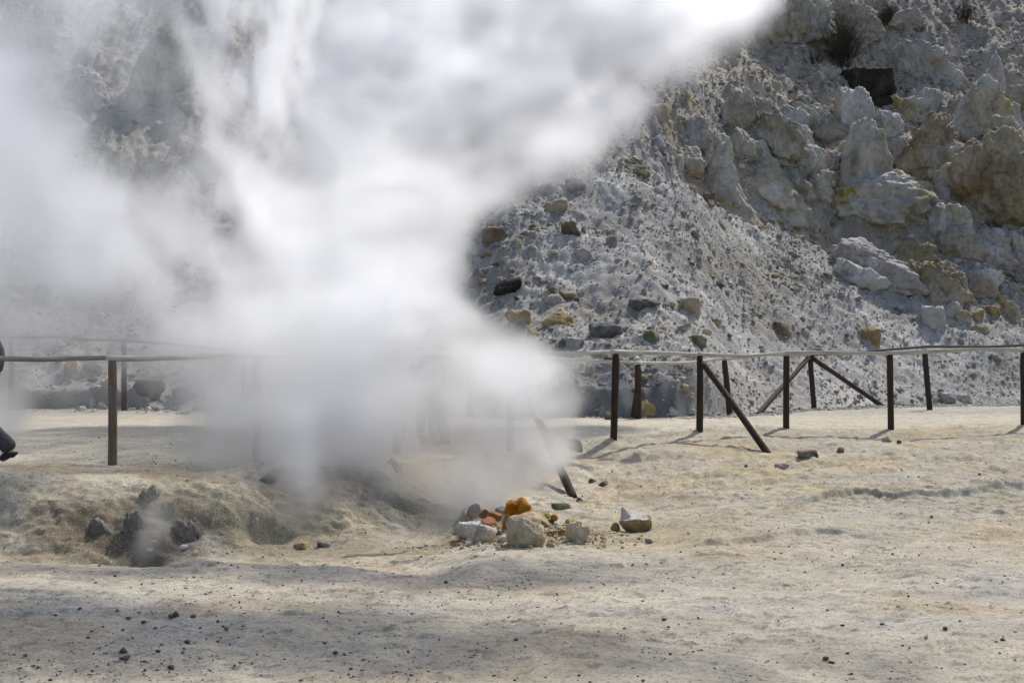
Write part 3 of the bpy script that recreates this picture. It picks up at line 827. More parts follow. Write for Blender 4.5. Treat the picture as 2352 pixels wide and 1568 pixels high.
# ---- ground: crumbs as stuff, the larger pebbles as objects
M_crumb = attr_mat("earth crumbs", 60, .3, .3, .004)
n = 15000
ys = 7.2 + 14 * rng.uniform(size=n) ** 1.5
xs = rng.uniform(-1, 1, n) * .34 * ys
cl = fbm2(xs * 1.3, ys * 1.0, 311, 3)
keep = rng.uniform(size=n) < .25 + 1.1 * sst(-.1, .5, cl)
xs, ys = xs[keep], ys[keep]; n = len(xs)
sz = .006 + .020 * rng.uniform(size=n) ** 5
scatter("gravel", n, xs, ys, gz(xs, ys), sz, [(.24, .205, .165), (.18, .15, .125), (.32, .28, .22), (.40, .36, .29), (.13, .115, .10)], M_crumb, 6, 'fine dark crumbs strewn over the pale earth')
n = 1300                                               # crumbs lying closer round the heap
xs = rng.normal(.12, .42, n); ys = rng.normal(HBY + .12, .25, n)
scatter("gravel", n, xs, ys, gz(xs, ys), .012 + .04 * rng.uniform(size=n) ** 3, [(.45, .38, .24), (.36, .28, .15), (.28, .22, .14), (.55, .50, .42), (.42, .25, .08)], M_crumb, 8, 'ochre crumbs between the stones of the heap')

peb = {k: [stone_mesh("pebble", 3, (1, .9, .7), 1000 + 7 * j + i, M[k]) for j in range(3)] for i, k in enumerate(('dark', 'brown', 'grey', 'tan'))}
spots = [(1935, 1436, 15, 'dark'), (2027, 1434, 14, 'brown'), (2171, 1444, 15, 'brown'), (2303, 1471, 20, 'dark'), (2288, 1476, 12, 'dark'), (1946, 1501, 13, 'brown'),
         (1908, 1523, 22, 'brown'), (1896, 1517, 16, 'brown'), (1900, 1402, 12, 'dark'), (1779, 1283, 8, 'dark'), (1935, 1299, 9, 'dark'), (403, 1412, 24, 'dark'), (392, 1416, 16, 'dark'),
         (443, 1417, 15, 'dark'), (430, 1476, 20, 'dark'), (393, 1536, 22, 'dark'), (203, 1466, 14, 'dark'), (289, 1512, 28, 'dark'), (116, 1563, 14, 'dark'), (283, 1501, 22, 'dark'),
         (363, 1496, 14, 'dark'), (1024, 1340, 11, 'dark'), (1185, 1471, 12, 'dark'), (1206, 1485, 11, 'dark'), (1526, 1423, 14, 'dark'), (1603, 1420, 9, 'dark'), (1592, 1497, 12, 'dark'),
         (945, 1553, 12, 'dark'), (1330, 1552, 13, 'dark'), (985, 1544, 11, 'dark'), (865, 1463, 10, 'dark'), (1080, 1378, 9, 'dark'), (1545, 1335, 8, 'dark'), (1280, 1367, 8, 'dark'),
         (500, 1430, 12, 'dark'), (520, 1446, 12, 'dark'), (330, 1430, 14, 'dark'), (295, 1421, 16, 'dark'), (745, 1478, 14, 'brown'), (770, 1500, 18, 'dark'), (790, 1504, 14, 'dark'),
         (220, 1340, 10, 'dark'), (264, 1324, 10, 'dark'), (183, 1400, 12, 'dark'), (270, 1404, 12, 'dark'), (2140, 1188, 9, 'dark'), (2070, 1080, 10, 'dark'), (2250, 1090, 10, 'dark'), (1714, 1072, 14, 'brown')]


def gwhere(px, py):
    if py < 1255:
        return 'on the bank below the fence'
    if px < 700:
        return 'on the grey shaded foreground at the left' if py > 1380 else 'on the pale rim left of the heap'
    if px > 1500:
        return 'on the pale foreground at the right'
    return 'on the foreground below the stone heap'


while len(spots) < 170:
    px = rng.uniform(0, 2352); py = 1060 + 500 * rng.uniform() ** .8
    if px < 800 and py < 1290:
        continue
    if vn2(px / 260, py / 90, 321) + rng.uniform(-.6, .6) < .1:
        continue
    spots.append((px, py, rng.uniform(4.5, 10) * (.6 + .4 * (py - 1000) / 500), random.choice(['dark', 'brown', 'brown', 'grey', 'tan', 'tan'])))
for i, (px, py, s, k) in enumerate(spots):
    P = hit(px, py, terrain='ground')
    s = s / F * P.y * .88
    size = 'large' if s > .045 else 'small'
    o = link("pebble", random.choice(peb[k]), None, (P.x, P.y, P.z - s * .28), "%s %s pebble %s" % (size, dict(adj, dark='dark')[k], gwhere(px, py)), 'pebble', 'pebbles scattered on the earth')
    fl = i > 52 and rng.uniform() < .55
    o.scale = (s * (1.5 if fl else 1), s * rng.uniform(.7, 1.1), s * (.45 if fl else rng.uniform(.75, 1.1))); o.rotation_euler.z = rng.uniform(-.6, .6) if fl else rng.uniform(0, 6.28)

# ------------------------------------------------------------------ fences
def wood_mat(name, dark, mid, pale, band=None):
    m, nt, b = new_mat(name, .85, .25)
    tc = N(nt, 'ShaderNodeTexCoord')
    oi = N(nt, 'ShaderNodeObjectInfo')
    P = stretch(nt, tc.outputs['UV'], (5, 2.2, 1))
    ad = N(nt, 'ShaderNodeVectorMath', operation='ADD')
    nt.links.new(P, ad.inputs[0]); nt.links.new(oi.outputs['Location'], ad.inputs[1])
    g = noise(nt, stretch(nt, ad.outputs[0], (9, 1.2, 1)), 1.0, 6, .65, .5)
    c = ramp(nt, g, [(.3, dark), (.5, mid), (.72, pale)])
    big = noise(nt, stretch(nt, ad.outputs[0], (.5, .8, 1)), 1.3, 3, .5)
    c = mix(nt, ramp(nt, big, [(.45, (0, 0, 0)), (.62, (.8, .8, .8))]), c, band if band else dark)
    nt.links.new(c, b.inputs['Base Color'])
    bump(nt, b, g, .5, .01)
    return m


W_post = wood_mat("weathered brown timber", (.085, .07, .055), (.165, .14, .115), (.28, .25, .21), (.18, .105, .06))
W_black = wood_mat("dark backlit timber", (.018, .015, .013), (.040, .032, .027), (.085, .07, .058), (.065, .035, .018))  # backlit look of posts and braces darkened into the wood colour
W_rail = wood_mat("bleached timber", (.36, .33, .27), (.56, .53, .46), (.72, .69, .63), (.38, .34, .28))
W_railmid = wood_mat("pale hazed timber", (.16, .15, .13), (.27, .25, .22), (.38, .36, .32), (.2, .185, .16))  # haze over the leftmost front rail lightened into its wood colour
W_raildark = wood_mat("grey weathered timber", (.07, .065, .06), (.14, .13, .12), (.24, .23, .21), (.10, .095, .09))


def log_mesh(name, pts, r0, r1, mat, seed, wob=.004, seg=14, rough=.07):
    """A round log along a polyline, with a grain UV, slight bends, knots and cut ends."""
    r = np.random.default_rng(seed)
    pts = [Vector(p) for p in pts]
    L = sum((b - a).length for a, b in zip(pts, pts[1:]))
    n = max(8, int(L / .09))
    path = []
    for i in range(n + 1):
        t = i / n * L
        for a, b in zip(pts, pts[1:]):
            l = (b - a).length
            if t <= l + 1e-6:
                path.append(a.lerp(b, min(t / l, 1))); break
            t -= l
    ph = r.uniform(0, 6.28, 4)
    bm = bmesh.new(); uvl = bm.loops.layers.uv.new("UVMap")
    rings = []
    for i, p in enumerate(path):
        d = (path[min(i + 1, n)] - path[max(i - 1, 0)]).normalized()
        up = Vector((0, 0, 1)) if abs(d.z) < .7 else Vector((0, -1, 0))
        a = d.cross(up).normalized(); b = a.cross(d)
        t = i / n
        off = a * wob * math.sin(t * L * 2.3 + ph[0]) + b * wob * 1.3 * math.sin(t * L * 1.7 + ph[1])
        if i in (0, n):
            off *= .3
        ring = []
        for k in range(seg):
            an = 2 * math.pi * k / seg
            rr = (r0 + (r1 - r0) * t) * (1 + rough * math.sin(an * 2 + ph[2] + t * 3) * .6 + rough * math.sin(an * 3 + ph[3] + t * L * 4) * .5 + r.uniform(-1, 1) * rough * .25)
            if i in (0, n):
                rr *= .9
            ring.append(bm.verts.new(p + off + (a * math.cos(an) + b * math.sin(an)) * rr))
        rings.append(ring)
    for i in range(n):
        for k in range(seg):
            f = bm.faces.new((rings[i][k], rings[i][(k + 1) % seg], rings[i + 1][(k + 1) % seg], rings[i + 1][k]))
            f.smooth = True
            for lp, (u, v) in zip(f.loops, ((k, i), (k + 1, i), (k + 1, i + 1), (k, i + 1))):
                lp[uvl].uv = (u / seg, v / n * L)
    for ring, s in ((rings[0], 1), (rings[-1], -1)):
        f = bm.faces.new(ring[::s])
        for lp in f.loops:
            lp[uvl].uv = (.1, .1)
    bmesh.ops.recalc_face_normals(bm, faces=bm.faces)
    me = bpy.data.meshes.new(name); bm.to_mesh(me); bm.free()
    me.materials.append(mat)
    return me


fence = link("wooden_fence", None, None, (0, 18, 0), 'front fence of round posts with a bleached top rail, running in front of the path', 'fence')
fo = Vector((0, 18, 0))


def part(name, me, root, origin, label=None):
    o = link(name, me, root, (0, 0, 0), label=label)
    return o


def rel(pts, o):
    return [Vector(p) - o for p in pts]


tops = []
for i, (px, ty, by, Y) in enumerate(FP):
    b = Vector(at(px, by, Y)); b.z = float(gz(b.x, b.y)) - .25
    lean = (0, 0, 0, 0, -.03, .0, .0, .0, -.05, -.02, 0)[i]
    t = Vector(at(px, ty + 4, Y)) + Vector((lean * .3, 0, 0))
    if i == 5:
        t = Vector(at(px + 5, ty + 4, Y)); b.x = at(px - 1, by, Y)[0]
    rad = .046
    me = log_mesh("post", rel([b, t], fo), rad, rad * .97, W_post if i < 5 else W_black, 40 + i, .003)
    part("post", me, fence, fo, 'brown post with a rusty band near its foot' if i == 1 else None)
    tops.append(Vector(at(px, ty, Y)))
for i in range(len(tops) - 1):
    a, b = tops[i], tops[i + 1]
    d = (b - a).normalized()
    sag = Vector((0, 0, -.012 + .02 * ((i * 7) % 3 - 1)))
    pts = [a - d * .07 + Vector((0, 0, .010)), a.lerp(b, .5) + sag + Vector((0, 0, .01)), b + d * .05 + Vector((0, 0, .006 - .012 * (i % 2)))]
    part("rail", log_mesh("rail", rel(pts, fo), .030, .024, W_railmid if i == 0 else W_rail, 60 + i, .009), fence, fo)
for k, (pi, fx, fy) in enumerate([(4, 1312, 1132), (6, 1762, 1038)]):
    ft = hit(fx, fy, terrain='ground'); tp = tops[pi] + Vector((.03, -.06, -.12))
    d = (ft - tp).normalized()
    part("brace", log_mesh("brace", rel([tp, ft + d * .12], fo), .042, .046, W_black, 80 + k, .004), fence, fo)

# back fence
BPx = [(-260, 768, 942, 28.9), (26, 775, 942, 28.9), (285, 783, 942, 28.6), (560, 800, 945, 28.0), (830, 806, 950, 27.0), (1080, 808, 955, 26.0), (1465, 834, 962, 25.0), (1664, 823, 955, 26.5), (1860, 814, 931, 29.5),
       (2124, 797, 936, 29.0), (2420, 787, 935, 28.6), (2700, 782, 935, 28.4)]
bo = Vector((0, 28, 0))
bf = link("wooden_fence", None, None, bo, 'back fence of dark posts beyond the path at the foot of the slope', 'fence')
bt = []
for i, (px, ty, by, Y) in enumerate(BPx):
    b = Vector(at(px, by, Y)); t = Vector(at(px, ty + 4, Y))
    if i in (7, 8, 9):
        b.x += .11
    gzv = max(float(gz(b.x, b.y)), float(hz(b.x, b.y)))
    b.z = min(b.z, gzv) - .25
    part("post", log_mesh("post", rel([b, t], bo), .052, .05, W_black, 120 + i, .003), bf, bo)
    bt.append(Vector(at(px, ty, Y)))
for i in range(len(bt) - 1):
    a, b = bt[i], bt[i + 1]
    d = (b - a).normalized()
    pts = [a - d * .06, a.lerp(b, .5) + Vector((0, 0, (-.03, .02, -.01)[i % 3])), b + d * .05]
    part("rail", log_mesh("rail", rel(pts, bo), .028, .024, W_rail if 5 <= i < 8 else W_raildark, 140 + i, .008), bf, bo)
for k, (pi, dx, fx, fy) in enumerate([(8, -.04, 1742, 951), (8, .04, 2026, 933), (6, -.03, 1453, 961)]):
    ft = hit(fx, fy, 22, terrain='any'); tp = bt[pi] + Vector((dx, -.06, -.06))
    if k == 2:
        tp = Vector(at(1462, 905, 24.9))
    d = (ft - tp).normalized()
    part("brace", log_mesh("brace", rel([tp, ft + d * .12], bo), .045, .048, W_black, 160 + k, .004), bf, bo)

# ------------------------------------------------------------------ dry plants
M_twig, nt_, b_ = new_mat("dry dark twigs", .9)
b_.inputs['Base Color'].default_value = (.075, .06, .045, 1)
M_straw, nt_, b_ = new_mat("dry straw grass", .9)
b_.inputs['Base Color'].default_value = (.24, .19, .10, 1)


def bush(cx, foot, w_, h_, nst, seed, label, cat, mat, name="dry_bush"):
    P = hit(cx, foot)
    W, H = w_ / F * P.y, h_ / F * P.y
    r = np.random.default_rng(seed)
    bm = bmesh.new()
    th0 = .013 if name == "dry_bush" else .006

    def twig(p, d, ln, th, lev):
        q, n = Vector(p), 4
        pr = None
        for i in range(n + 1):
            a = d.orthogonal().normalized(); b2 = d.cross(a)
            t = th * (1 - .75 * i / n)
            ring = [bm.verts.new(q + (a * math.cos(k * 2.094) + b2 * math.sin(k * 2.094)) * t) for k in range(3)]
            if pr:
                for k in range(3):
                    bm.faces.new((pr[k], pr[(k + 1) % 3], ring[(k + 1) % 3], ring[k]))
            pr = ring
            if lev > 0 and i in (1, 2, 3):
                for _ in range(2 if lev > 1 else 3):
                    dd = (d + Vector(r.normal(0, .55, 3))).normalized()
                    twig(q, dd, ln * r.uniform(.35, .6), t * .7, lev - 1)
            q = q + d * (ln / n)
            d = (d + Vector(r.normal(0, .13, 3))).normalized()
    for i in range(nst):
        an = r.uniform(0, 6.28); sp = r.uniform(0, .8)
        d = Vector((math.cos(an) * sp * W / H, math.sin(an) * sp * .7, 1)).normalized()
        twig((r.normal(0, W * .10), r.normal(0, W * .08), -.05), d, H * r.uniform(.6, 1.0), th0, 2 if name == "dry_bush" else 0)
    me = bpy.data.meshes.new(name); bm.to_mesh(me); bm.free(); me.materials.append(mat)
    return link(name, me, None, P, label, cat)


bush(1935, 154, 140, 130, 46, 1, 'big dry dark bush above the black boulder', 'bush', M_twig)
bush(2040, 66, 76, 70, 30, 2, 'dry dark bush at the top beside the wedge-shaped block', 'bush', M_twig)
bush(2218, 54, 60, 54, 20, 3, 'small dry bush on the bare slope near the upper right corner', 'bush', M_twig)
bush(1868, 150, 60, 45, 10, 4, 'low dry bush in the rubble below the pale olive block', 'bush', M_twig)
bush(2140, 150, 40, 46, 8, 6, 'thin dry bush growing on the white pitted crag', 'bush', M_twig)
bush(1271, 676, 34, 26, 46, 5, 'tuft of dry straw-coloured grass on the scree', 'grass tuft', M_straw, "grass_tuft")

# ------------------------------------------------------------------ people
def plain(name, c, rough=.85):
    m, nt, b = new_mat(name, rough)
    tc = N(nt, 'ShaderNodeTexCoord')
    f = noise(nt, tc.outputs['Object'], 30, 4, .6)
    nt.links.new(ramp(nt, f, [(.3, tuple(v * .7 for v in c)), (.7, tuple(min(1, v * 1.25) for v in c))]), b.inputs['Base Color'])
    bump(nt, b, f, .25, .01)
    return m


def skin(name, nodes, edges, mat, root, label=None, sub=2):
    """Grow a tapering surface over a skeleton: nodes name -> (x, y, z, radius x, radius y)."""
    names = list(nodes)
    me = bpy.data.meshes.new(name)
    me.from_pydata([nodes[k][:3] for k in names], [(names.index(a), names.index(b)) for a, b in edges], [])
    o = bpy.data.objects.new(name, me); col.objects.link(o)
    o.modifiers.new("Skin", 'SKIN').use_smooth_shade = True
    for i, k in enumerate(names):
        v = me.skin_vertices[0].data[i]
        q = nodes[k]
        v.radius = (q[3], q[4] if len(q) > 4 else q[3])
        v.use_root = (i == 0)
    ss = o.modifiers.new("Subdivision", 'SUBSURF'); ss.levels = sub; ss.render_levels = sub
    bpy.context.view_layer.update()
    dg = bpy.context.evaluated_depsgraph_get()
    m2 = bpy.data.meshes.new_from_object(o.evaluated_get(dg))
    bpy.data.objects.remove(o)
    m2.materials.clear(); m2.materials.append(mat)
    m2.name = name
    return link(name, m2, root, label=label)


M_skin = plain("skin", (.50, .33, .25), .6)
M_hair = plain("dark hair", (.05, .035, .025))


def person(loc, rz, pose, mats, label):
    """A walking adult, 1.72 m, facing local -Y. pose: feet, knees, hands."""
    root = link("person", None, None, loc, label, 'person')
    root.rotation_euler.z = rz
    g = lambda k: pose[k]
    nd = {'pelvis': (0, 0, .93, .135, .10), 'waist': (0, .0, 1.08, .125, .09), 'chest': (0, -.01, 1.28, .15, .10), 'neckb': (0, 0, 1.44, .07, .065), 'neck': (0, -.015, 1.50, .052, .055),
          'jaw': (0, -.035, 1.575, .062, .075), 'head': (0, -.02, 1.645, .078, .092), 'crown': (0, -.01, 1.695, .05, .06)}
    ed = [('pelvis', 'waist'), ('waist', 'chest'), ('chest', 'neckb'), ('neckb', 'neck'), ('neck', 'jaw'), ('jaw', 'head'), ('head', 'crown')]
    for s, S in ((-1, 'l'), (1, 'r')):
        k, an = g('knee_' + S), g('ankle_' + S); el, ha = g('elbow_' + S), g('hand_' + S)
        toe = g('toe_' + S)
        nd.update({'hip' + S: (s * .095, 0, .87, .088), 'knee' + S: (*k, .056), 'calf' + S: (k[0] * .6 + an[0] * .4, k[1] * .6 + an[1] * .4 + .015, k[2] * .6 + an[2] * .4, .054), 'ank' + S: (*an, .038),
                   'ball' + S: ((an[0] + toe[0]) / 2, (an[1] + toe[1]) / 2, (an[2] + toe[2]) / 2 - .02, .038), 'toe' + S: (*toe, .028),
                   'sh' + S: (s * .185, 0, 1.40, .058), 'el' + S: (*el, .042), 'wr' + S: (*ha, .027), 'palm' + S: (ha[0], ha[1] - .02, ha[2] - .08, .034, .018)})
        ed += [('pelvis', 'hip' + S), ('hip' + S, 'knee' + S), ('knee' + S, 'calf' + S), ('calf' + S, 'ank' + S), ('ank' + S, 'ball' + S), ('ball' + S, 'toe' + S),
               ('chest', 'sh' + S), ('sh' + S, 'el' + S), ('el' + S, 'wr' + S), ('wr' + S, 'palm' + S)]
        px, py, pz = ha[0], ha[1] - .02, ha[2] - .08
        for fi, (off, ln) in enumerate([(-.027, .068), (-.009, .078), (.009, .072), (.026, .056)]):
            a, b_, c_ = 'f%d' % fi + S, 'g%d' % fi + S, 'h%d' % fi + S
            nd.update({a: (px, py + off, pz - .035, .0095), b_: (px - s * .012, py + off, pz - .035 - ln * .6, .0085), c_: (px - s * .035, py + off, pz - .035 - ln, .007)})
            ed += [('palm' + S, a), (a, b_), (b_, c_)]
        nd.update({'t0' + S: (px - s * .01, py - .04, pz + .005, .011), 't1' + S: (px - s * .022, py - .055, pz - .04, .009)})
        ed += [('palm' + S, 't0' + S), ('t0' + S, 't1' + S)]
    nd['nose'] = (0, -.115, 1.615, .014); ed.append(('jaw', 'nose'))
    for s in (-1, 1):
        nd['ear%d' % s] = (s * .082, -.005, 1.62, .012, .022); ed.append(('head', 'ear%d' % s))
    skin("body", nd, ed, mats['skin'], root)
    tr = {'p': (0, 0, .96, .155, .12), 'w': (0, 0, 1.05, .145, .11)}
    te = [('p', 'w')]
    for s, S in ((-1, 'l'), (1, 'r')):
        k, an = g('knee_' + S), g('ankle_' + S)
        tr.update({'h' + S: (s * .098, 0, .85, .105), 'm' + S: ((s * .098 + k[0]) / 2, k[1] / 2, (.85 + k[2]) / 2, .092), 'k' + S: (*k, .075), 'c' + S: ((k[0] + an[0]) / 2, (k[1] + an[1]) / 2 + .01, (k[2] + an[2]) / 2, .075),
                   'a' + S: (an[0], an[1] + .01, an[2] - .005, mats.get('hem', .07))})
        te += [('p', 'h' + S), ('h' + S, 'm' + S), ('m' + S, 'k' + S), ('k' + S, 'c' + S), ('c' + S, 'a' + S)]
    skin("trousers", tr, te, mats['trousers'], root)
    ja = {'c': (0, -.01, 1.28, .175, .125), 'w': (0, 0, 1.08, .165, .125), 'b': (0, .01, .88, .185, .15), 'n': (0, 0, 1.43, .10, .085)}
    je = [('c', 'w'), ('w', 'b'), ('c', 'n')]
    for s, S in ((-1, 'l'), (1, 'r')):
        el, ha = g('elbow_' + S), g('hand_' + S)
        ja.update({'s' + S: (s * .19, 0, 1.395, .078), 'e' + S: (*el, .063), 'h' + S: (ha[0] * .9 + el[0] * .1, ha[1] * .9 + el[1] * .1, ha[2] * .9 + el[2] * .1, .05)})
        je += [('c', 's' + S), ('s' + S, 'e' + S), ('e' + S, 'h' + S)]
    skin("jacket", ja, je, mats['jacket'], root)
    for S in 'lr':
        an, toe = g('ankle_' + S), g('toe_' + S)
        d = (Vector(toe) - Vector(an)); d.z = 0; d.normalize()
        hb = Vector(an) - d * .045 + Vector((0, 0, -.045))
        skin("shoe", {'a': (an[0], an[1], an[2] + .0, .048), 'm': ((an[0] * .5 + toe[0] * .5), (an[1] * .5 + toe[1] * .5), (an[2] * .45 + toe[2] * .55), .05, .045), 't': (toe[0], toe[1], toe[2] + .005, .044, .034), 'b': (*hb, .043)},
             [('a', 'm'), ('m', 't'), ('a', 'b')], mats['shoe'], root)
    skin("hair", {'a': (0, .02, 1.69, .088, .095), 'b': (0, .055, 1.60, .06, .05), 'c': (0, -.035, 1.70, .075, .07), 'd': (0, .01, 1.735, .05, .055)}, [('a', 'b'), ('a', 'c'), ('a', 'd')], mats['hair'], root)
    return root


walk = dict(knee_l=(-.10, -.16, .50), ankle_l=(-.10, -.34, .10), toe_l=(-.11, -.50, .07), knee_r=(.10, .05, .49), ankle_r=(.10, .36, .13), toe_r=(.105, .24, .04),
            elbow_l=(-.27, .12, 1.14), hand_l=(-.27, .10, .90), elbow_r=(.27, -.08, 1.13), hand_r=(.26, -.24, .93))
stand = dict(knee_l=(-.11, -.03, .49), ankle_l=(-.135, .02, .09), toe_l=(-.16, -.15, .035), knee_r=(.10, -.06, .49), ankle_r=(.115, .05, .09), toe_r=(.13, -.12, .035),
             elbow_l=(-.27, .03, 1.12), hand_l=(-.26, -.10, .90), elbow_r=(.27, .03, 1.12), hand_r=(.26, -.10, .90))
clothes = dict(skin=M_skin, hair=M_hair, trousers=plain("dark trousers", (.075, .073, .077)), jacket=plain("dark grey jacket", (.12, .12, .13)), shoe=plain("dark shoes", (.05, .048, .045)), hem=.105)  # trousers and jacket lightened, putting the haze into their colour
pt = hit(-6, 1068, terrain='ground')
person((pt.x - .265, pt.y + .25, pt.z + .0), R(-90), walk, clothes, 'person in dark trousers and jacket walking out at the left edge')
jeans = dict(clothes, trousers=plain("blue jeans", (.07, .10, .19)), jacket=plain("grey coat", (.22, .22, .23)), shoe=plain("red shoes", (.38, .05, .06)), hem=.06)
pt = hit(948, 1014, terrain='ground')
person((pt.x, pt.y, pt.z), R(15), stand, jeans, 'person in blue jeans and red shoes standing inside the steam')
grey = dict(clothes, trousers=plain("grey trousers", (.16, .16, .16)), jacket=plain("green grey jacket", (.15, .17, .15)), hem=.075)
pt = hit(1004, 1026, terrain='ground')
person((pt.x, pt.y + .05, pt.z), R(-60), stand, grey, 'person in grey trousers standing at the thin edge of the steam')

# ------------------------------------------------------------------ steam
SX = np.array([-200, 0, 100, 200, 300, 400, 500, 600, 700, 800, 900, 1000, 1100, 1200, 1300, 1400, 1500, 1600, 1700, 1900.])
SY = np.array([-260, -100, 0, 100, 200, 300, 400, 500, 600, 700, 800, 900, 1000, 1100, 1150, 1200, 1270, 1340.])
A = np.array([
    [.45, .45, .55, .70, .62, .85, .95, .96, .96, .96, .96, .95, .95, .96, .95, .93, .90, .86, .84, .84],
    [.45, .45, .55, .70, .62, .82, .95, .96, .96, .96, .96, .95, .95, .96, .95, .93, .90, .86, .84, .84],
    [.50, .50, .58, .72, .60, .72, .95, .96, .96, .96, .96, .95, .95, .96, .95, .94, .91, .88, .84, .82],
    [.72, .66, .54, .70, .60, .55, .95, .96, .96, .96, .96, .95, .95, .95, .94, .95, .93, .90, .82, .8],
    [.96, .96, .70, .42, .35, .55, .95, .96, .96, .96, .95, .93, .92, .93, .93, .90, .85, .75, .6, .5],
    [.98, .98, .93, .55, .12, .50, .88, .96, .97, .97, .93, .90, .86, .88, .90, .85, .75, .6, .5, .4],
    [.98, .98, .98, .88, .45, .32, .90, .97, .98, .98, .92, .85, .80, .82, .82, .7, .6, .5, .4, .3],
    [.98, .98, .98, .98, .95, .90, .95, .98, .99, .99, .95, .86, .78, .72, .7, .6, .5, .4, .3, .2],
    [.97, .97, .97, .96, .97, .98, .98, .99, .995, .995, .96, .93, .90, .85, .7, .6, .5, .4, .3, .2],
    [.84, .84, .84, .80, .82, .92, .97, .985, .995, .99, .98, .96, .95, .90, .8, .6, .5, .4, .3, .2],
    [.66, .62, .50, .46, .50, .72, .95, .98, .985, .99, .985, .98, .97, .95, .93, .8, .5, .4, .3, .2],
    [.70, .64, .20, .16, .17, .32, .86, .95, .96, .97, .93, .88, .94, .96, .96, .8, .5, .4, .3, .2],
    [.66, .60, .10, .05, .05, .14, .60, .72, .90, .88, .80, .74, .72, .84, .88, .8, .5, .4, .3, .2],
    [.05, .04, .02, .02, .05, .08, .24, .46, .82, .74, .74, .76, .76, .74, .70, .6, .4, .3, .2, .2],
    [.00, .00, .00, .00, .12, .14, .10, .32, .72, .64, .64, .70, .72, .60, .40, .0, .0, .0, .0, .0],
    [.00, .00, .00, .04, .16, .12, .03, .12, .40, .36, .32, .36, .36, .18, .00, .0, .0, .0, .0, .0],
    [.00, .00, .00, .02, .18, .06, .00, .00, .05, .02, .00, .00, .00, .00, .00, .0, .0, .0, .0, .0],
    [.00] * 20])
TAU = -np.log(1 - np.clip(A, 0, .972)) * 1.28
# right-hand outline of the cloud: row -> (column, softness)
ER = np.array([(-260, 1990, 60), (0, 1770, 45), (50, 1730, 60), (100, 1640, 110), (150, 1570, 120), (200, 1510, 110), (260, 1450, 75), (330, 1385, 60), (400, 1300, 75), (470, 1180, 70), (530, 1075, 45), (600, 1052, 34), (660, 1068, 30),
               (720, 1108, 38), (770, 1180, 50), (800, 1245, 36), (850, 1285, 42), (950, 1304, 42), (1030, 1298, 40), (1080, 1240, 45), (1130, 1195, 40), (1160, 1150, 40), (1340, 1100, 40)], float)
VMIN = np.array([-9.9, 12.3, -.75]); VMAX = np.array([7.4, 30.6, 8.7])
VN = (232, 245, 127)
_z = np.linspace(-2, 10, 600)
_k = np.exp(-(np.linspace(-1.2, 1.2, 121) / .42) ** 2)
YZ = (_z[60:-60], np.convolve(np.interp(_z, [-.6, 0, .6, 1.1, 2, 3.5, 5.5, 8], [14.9, 15.7, 16.2, 16.6, 18.6, 21.5, 24.8, 28.0]), _k / _k.sum(), 'same')[60:-60])          # height -> distance: the cloud leans back as it rises
# unseen puffs added above the view to shade the foreground: centre, radii, strength
HIGH = [(1.2, 15.2, 7.4, 1.5, .75, .5, 4.2), (-.4, 15.9, 7.4, 1.0, .6, .5, 3.4), (1.6, 18.25, 7.5, 2.1, .36, .4, 3.4), (3.3, 14.9, 7.4, 1.0, .6, .5, 1.5), (4.9, 14.6, 7.4, .6, .4, .4, 1.2), (3.2, 17.7, 7.5, 1.2, .3, .4, 1.5)]


